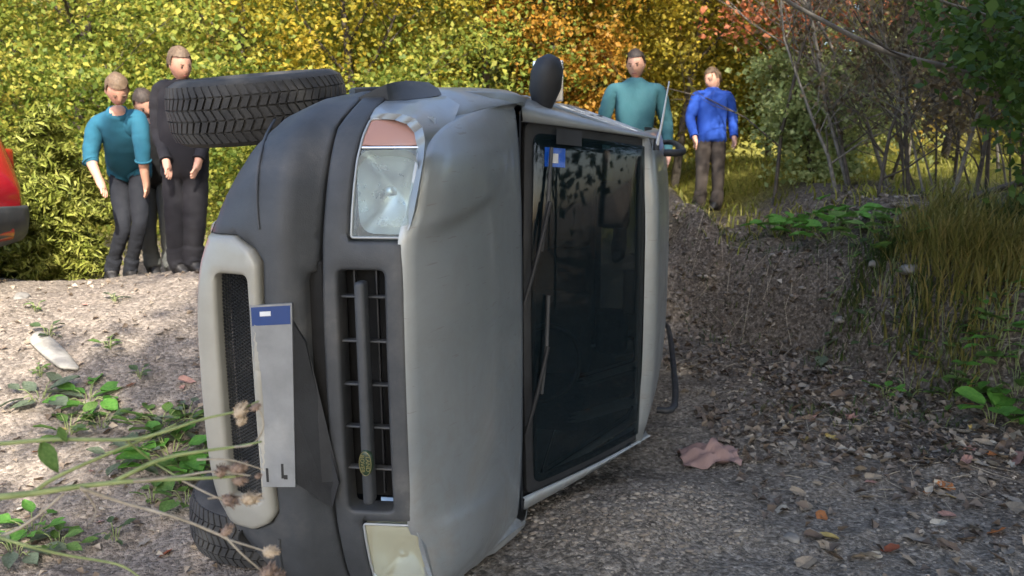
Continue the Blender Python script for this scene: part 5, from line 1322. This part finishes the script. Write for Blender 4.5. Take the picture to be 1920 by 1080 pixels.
n = 3500; x = rg.uniform(1.5, 4.8, n); y = rg.uniform(4.4, 8.0, n); k = fbm(x, y, 1.6, 3) > .12-.2*(y > 6.8); x, y = x[k], y[k]; P = np.stack([x, y, G(x, y)-.01], 1)
V, Q = blades(P, len(P), .10, rg, w=.004); tag(link('bank_grass', npmesh('bank_grass', V, [Q]), GM['green'], smooth=False), 'sparse dark grass on the shaded bank', 'grass', kind='stuff')

# ---- dry stalks and twigs lying on the bank
tw = []
for _ in range(420):
    x, y = rg.uniform(1.2, 4.6), rg.uniform(4.0, 8.0); a = rg.rand()*6.28; L = rg.uniform(.05, .25); q = []
    for t in (0, .5, 1): X_, Y_ = x+math.cos(a)*L*t, y+math.sin(a)*L*t; q.append((X_, Y_, Gz(X_, Y_)+.006+.02*t*rg.rand()))
    tw.append((q, [.0025, .002, .001]))
tag(link('fallen_twigs', tubes_mesh('fallen_twigs', tw, 4), M['stem_dry']), 'thin dry twigs strewn over the bank', 'twigs', kind='stuff')

# ---- fallen leaves
def fallen_proto(seed, lobed):
    rg_ = random.Random(seed); bm = bmesh.new(); n = 12; c = bm.verts.new((0, 0, 0)); ring = []
    for i in range(n):
        a = 2*math.pi*i/n; r = .5*(1 if i % 2 == 0 else (.62 if lobed else .9))*rg_.uniform(.85, 1.1); x, y = r*math.cos(a)*1.15, r*math.sin(a)*.75
        ring.append(bm.verts.new((x, y, .32*abs(y)*rg_.uniform(.3, 1.6)+.35*x*x*rg_.uniform(.2, 1.4))))
    for i in range(n): bm.faces.new((c, ring[i], ring[(i+1) % n]))
    return bm_mesh('fallen_leaf', bm)
FM = [surf_mat(nm, [(.3, tuple(v*.6 for v in c)), (.7, c)], 6, .7, .3, 40) for nm, c in (('leaf_tan', (.34, .27, .19)), ('leaf_brown', (.17, .115, .075)), ('leaf_orange', (.42, .16, .05)), ('leaf_grey', (.27, .24, .20)), ('leaf_yellow', (.52, .38, .12)), ('leaf_pink', (.40, .22, .17)), ('leaf_pale', (.50, .45, .36)), ('leaf_rust', (.30, .08, .03)))]
FP_ = {}
for mi_, m in enumerate(FM):
    for q in range(4):
        me = fallen_proto(q, q % 2 == 0); me.materials.append(m); FP_[mi_, q] = me
def drop(P, s, mi_, rr, label, group=None):
    o = bpy.data.objects.new('fallen_leaf', FP_[mi_, rr.randrange(4)]); scn.collection.objects.link(o); o.location = P+Vector((0, 0, .006)); o.scale = (s, s, s*rr.uniform(.6, 1.5))
    o.rotation_euler = (rr.uniform(-.5, .5), rr.uniform(-.4, .4), rr.uniform(0, 6.28)); tag(o, label, 'leaf', group); return o
rr = random.Random(8)
for px, py, s, mi_, lab in ((1670, 1033, .085, 7, 'rust red curled leaf near the bottom of the path'), (1868, 1000, .12, 2, 'big orange leaf lying low at the right edge'), (1555, 1010, .08, 4, 'yellow orange leaf left of the rust red one'), (1540, 972, .075, 2, 'orange leaf above the yellow orange one'), (1905, 865, .15, 5, 'large pinkish leaf curled up at the right edge'), (1860, 855, .06, 2, 'small bright orange leaf beside the large pinkish leaf'),
    (1740, 925, .07, 2, 'orange leaf in the middle of the path edge'), (1620, 845, .13, 0, 'long tan leaf at the border of the litter'), (1760, 985, .07, 6, 'pale leaf lying flat between two orange ones'), (1710, 862, .07, 6, 'cream leaf standing up in the litter'), (1650, 780, .10, 6, 'cream leaf under the small bright herb'), (350, 717, .09, 5, 'orange brown leaf on the mound by the silver bumper'), (245, 725, .06, 5, 'reddish leaf in the middle of the mound foot'), (270, 762, .055, 5, 'reddish leaf right of the mound weed'),
    (218, 755, .06, 5, 'pinkish leaf among the mound weeds'), (1495, 925, .09, 0, 'tan leaf at the left border of the litter'), (1900, 955, .12, 0, 'tan leaf behind the big orange leaf'), (1630, 1045, .10, 3, 'grey curled leaf left of the rust red leaf'), (1510, 1060, .10, 0, 'tan leaf in the bottom of the path')):
    drop(at(px, py), s, mi_, rr, lab)
COLN = ['tan ', 'dark brown ', 'orange ', 'grey ', 'yellow ', 'pinkish ', 'cream ', 'rust red ']
def litter(n, box_, smin, smax, w, label, group, dens):
    k = 0
    while k < n:
        px, py = rr.uniform(*box_[:2]), rr.uniform(*box_[2:])
        if rr.random() > dens(px, py): continue
        P = at(px, py)
        if P.y > 9: continue
        mi2 = rr.choices(range(8), w)[0]; drop(P, rr.uniform(smin, smax), mi2, rr, COLN[mi2]+label, group); k += 1
litter(210, (1450, 1915, 690, 1078), .045, .10, (6, 7, .5, 5, .5, .8, 1.0, .3), 'curled leaf lying in the litter of the right path', 'fallen leaves on the right path', lambda x, y: max(.12, 1-abs(y-(760+.20*(x-1450)))/110))
litter(45, (5, 375, 560, 1075), .03, .065, (5, 4, .6, 3, .6, 2, 1, .3), 'dry leaf lying on the pale mound', 'fallen leaves on the mound', lambda x, y: .5)
x = rg.uniform(.9, 4.8, 9000); y = rg.uniform(3.1, 8.2, 9000); dn = np.exp(-((y-(4.75+.0*x)-.1*x)/.75)**2)*1.0+.10+.25*(y > 5); dn = dn*(.25+1.3*(fbm(x, y, 1.8, 3) > -.02)); k = (rg.rand(9000) < dn)&(x > 1.15+.5*(y < 4)*0); x, y = x[k], y[k]
V, T = leaf_cloud(np.stack([x, y, G(x, y)+.012], 1), .045, rg, (0, 0, 1), spread=.45, fold=.8, jit=.5)
tag(link('leaf_litter', npmesh('leaf_litter', V, [T]), leaf_mat('litter_leaves', [(0, (.08, .06, .045)), (.45, (.17, .13, .10)), (.8, (.30, .25, .195)), (.97, (.46, .41, .33)), (1, (.4, .15, .05))], trans=.1, nscale=3, nw=.2), smooth=False), 'brown leaf litter along the foot of the bank', 'leaf litter', kind='stuff')
x = rg.uniform(-4.2, -.7, 700); y = rg.uniform(2.9, 6.3, 700); V, T = leaf_cloud(np.stack([x, y, G(x, y)+.01], 1), .030, rg, (0, 0, 1), spread=.45, fold=.8, jit=.5)
tag(link('mound_litter', npmesh('mound_litter', V, [T]), leaf_mat('litter_mound', [(0, (.10, .07, .05)), (.5, (.28, .22, .16)), (1, (.5, .42, .32))], trans=.1, nscale=3, nw=.2), smooth=False), 'scraps of dry leaf on the mound', 'leaf litter', kind='stuff')

# ---- pale flat stone and a few rocks
def rock(name, label, P, s, mat, rz, seed, group=None):
    rg_ = random.Random(seed); bm = bmesh.new(); bmesh.ops.create_icosphere(bm, subdivisions=3, radius=1)
    for v in bm.verts:
        d = v.co.normalized(); k = 1+.12*math.sin(d.x*3.1+seed)+.10*math.sin(d.y*4.3+d.z*2+seed*2)+rg_.uniform(-.03, .03); q = d*k
        q = Vector([math.copysign(abs(c)**.75, c) for c in q]); v.co = Vector((q.x*s[0], q.y*s[1], q.z*s[2]))
    o = link(name, bm_mesh(name, bm), mat); o.location = P; o.rotation_euler = rz; tag(o, label, 'stone', group); return o
M['pale'] = surf_mat('pale_stone', [(.3, (.22, .20, .165)), (.7, (.44, .41, .35))], 14, .9, .5, 40)
M['greystone'] = surf_mat('grey_stone', [(.3, (.14, .13, .115)), (.7, (.30, .28, .25))], 14, .9, .5, 40)
Pa, Pb = at(66, 630), at(140, 700); ax = (Pb-Pa); rt_ = ax.to_track_quat('X', 'Z').to_euler(); rock('flat_stone', 'pale elongated flat stone lying on the mound slope', (Pa+Pb)/2+Vector((0, 0, .015)), (ax.length*.50, .060, .022), M['pale'], rt_, 3)
for k, (px, py, s, lab) in enumerate(((655, 640, .03, ''), (1640, 495, .06, 'grey stone in the dark slope below the herbs'), (1485, 1010, .04, 'small grey stone at the border of the gravel'), (1705, 505, .07, 'grey stone half buried beside the green grass tuft'), (1575, 600, .05, 'dark grey stone in the crumbly slope'), (40, 560, .07, 'brown stone high on the mound at the left'), (1545, 870, .035, 'pale pebble in the leaf litter'))):
    if lab: rock('stone', lab, at(px, py), (s, s*.75, s*.5), M['greystone'], (0, .1, k), k+5)
# crumpled cloth seen low beside the roof
M['pinkcloth'] = clothm('dusty_pink_cloth', (.34, .22, .19), 30)
P = at(1330, 862); rg_ = random.Random(4); bm = bmesh.new(); g = []
for i in range(13):
    row = []
    for j in range(11):
        u, v = (i-6)/6, (j-5)/5; x, y = u*.16, v*.11; z = Gz(P.x+x, P.y+y)-P.z+.012+.06*math.exp(-(u*u+v*v)*1.5)*(1+.5*math.sin(u*7+v*5))+.02*math.sin(v*9-u*4)
        row.append(bm.verts.new((x+.012*math.sin(v*8), y+.012*math.sin(u*9), max(z, Gz(P.x+x, P.y+y)-P.z+.005))))
    g.append(row)
for a, b in zip(g, g[1:]):
    for i in range(10): bm.faces.new((a[i], a[i+1], b[i+1], b[i]))
o = link('crumpled_cloth', bm_mesh('crumpled_cloth', bm), M['pinkcloth']); o.location = P; tag(o, 'crumpled dusty pink cloth lying on the path beside the car roof', 'cloth')

# ================================================================ dried thistle plant in the left foreground
D0 = 1.30; tb = pt(-160, 960, D0); troot = empty('dried_thistle', (tb.x-.05, tb.y, Gz(tb.x-.05, tb.y))); TB = Vector(troot.location)
tag(troot, 'green and dry thistle stems with brown seed heads reaching in from the left', 'thistle')
def stem(pxs, r0, r1, mat='stem_green', dd=0):
    n = len(pxs); rg_ = random.Random(int(pxs[0][1])); pts = [pt(x, y, D0+dd+rg_.uniform(-.02, .02))-TB for x, y in pxs]; sp = smooth_pts(pts, 5)
    return link('stem', tubes_mesh('stem', [(sp, np.linspace(r0, r1, len(sp)))], 7), M[mat], troot)
B0 = [Vector((0, 0, -.03)), Vector((.0, 0, .25)), pt(-150, 948, D0)-TB, pt(-60, 938, D0)-TB, pt(60, 925, D0)-TB, pt(150, 912, D0)-TB, pt(250, 902, D0)-TB, pt(390, 896, D0)-TB, pt(455, 893, D0)-TB]
sp = smooth_pts(B0, 5); link('stem', tubes_mesh('stem', [(sp, np.linspace(.0085, .002, len(sp)))], 8), M['stem_green'], troot)
stem([(-150, 840), (0, 832), (100, 824), (240, 824), (300, 812), (380, 786), (440, 772), (485, 752)], .004, .0015)
stem([(60, 925), (105, 895), (200, 852), (290, 815), (330, 795)], .0035, .002)
stem([(210, 905), (300, 862), (380, 846), (440, 838), (490, 828)], .004, .0015)
stem([(150, 915), (230, 942), (330, 970), (405, 1000), (430, 1012), (500, 1034)], .003, .0015, 'stem_dry')
stem([(-100, 1030), (0, 1006), (60, 975), (120, 925)], .0025, .002, 'stem_dry')
stem([(240, 828), (290, 868), (330, 892)], .002, .001)
stem([(-60, 990), (40, 1020), (120, 1040), (220, 1058), (262, 1082)], .003, .0015)
stem([(250, 903), (340, 893), (400, 884), (470, 892)], .0025, .001, 'stem_dry'); stem([(340, 900), (400, 930), (440, 945)], .0018, .001, 'stem_dry')
stem([(370, 862), (430, 862), (492, 880)], .0018, .001, 'stem_dry'); stem([(440, 838), (475, 832), (494, 800), (488, 770)], .0018, .001, 'stem_dry'); stem([(420, 1003), (455, 1040), (500, 1078)], .002, .001, 'stem_dry'); stem([(390, 935), (440, 930), (495, 935)], .0016, .001, 'stem_dry')
stem([(150, 912), (180, 955), (165, 985)], .0016, .0008, 'stem_dry')
def head_mesh(seed):
    rg_ = random.Random(seed); bm = bmesh.new(); bmesh.ops.create_icosphere(bm, subdivisions=2, radius=.0085)
    for v in bm.verts: v.co = Vector((v.co.x, v.co.y, v.co.z*1.25))
    for _ in range(90):
        d = Vector((rg_.gauss(0, 1), rg_.gauss(0, 1), rg_.gauss(.2, 1))).normalized(); p = Vector((d.x*.0085, d.y*.0085, d.z*.0106)); t = d.cross(Vector((rg_.random(), rg_.random(), 1))).normalized()*.0016
        e = p+d*rg_.uniform(.003, .007)+Vector((0, 0, .003)); bm.faces.new([bm.verts.new(q) for q in (p-t, p+t, e)])
    return bm_mesh('seed_head', bm)
HMs = [head_mesh(k) for k in range(3)]
M['seed'] = surf_mat('seed_head_brown', [(.3, (.13, .085, .06)), (.7, (.40, .29, .22))], 60, .9, .3, 200); M['seed_pale'] = surf_mat('seed_head_pale', [(.3, (.30, .22, .14)), (.7, (.62, .50, .36))], 60, .9, .3, 200)
for k, (px, py, s, pale) in enumerate(((450, 772, .95, 1), (452, 790, .7, 1), (478, 764, .6, 0), (415, 884, 1.0, 0), (445, 878, 1.05, 0), (448, 902, .8, 0), (430, 938, 1.15, 0), (468, 935, 1.2, 1), (424, 996, .8, 0), (505, 1035, .9, 1), (500, 1076, 1.2, 0), (520, 1080, 1.0, 0), (484, 893, .5, 0))):
    me = HMs[k % 3].copy(); me.materials.clear(); me.materials.append(M['seed_pale' if pale else 'seed']); o = bpy.data.objects.new('seed_head', me); scn.collection.objects.link(o); o.parent = troot
    o.location = pt(px, py, D0-.005)-TB; o.scale = (s, s, s*1.1); o.rotation_euler = (rr.uniform(-.8, .8), rr.uniform(.4, 1.6), 0)
for (px, py, L, rot) in ((78, 828, .055, (R(200), R(30), R(150))), (110, 800, .028, (R(20), 0, R(30)))):
    o = bpy.data.objects.new('leaf', LM['weed', 'ovate', 0]); scn.collection.objects.link(o); o.parent = troot; o.location = pt(px, py, D0)-TB; o.scale = (L*.8, L, L); o.rotation_euler = (R(-70), R(25), R(200))
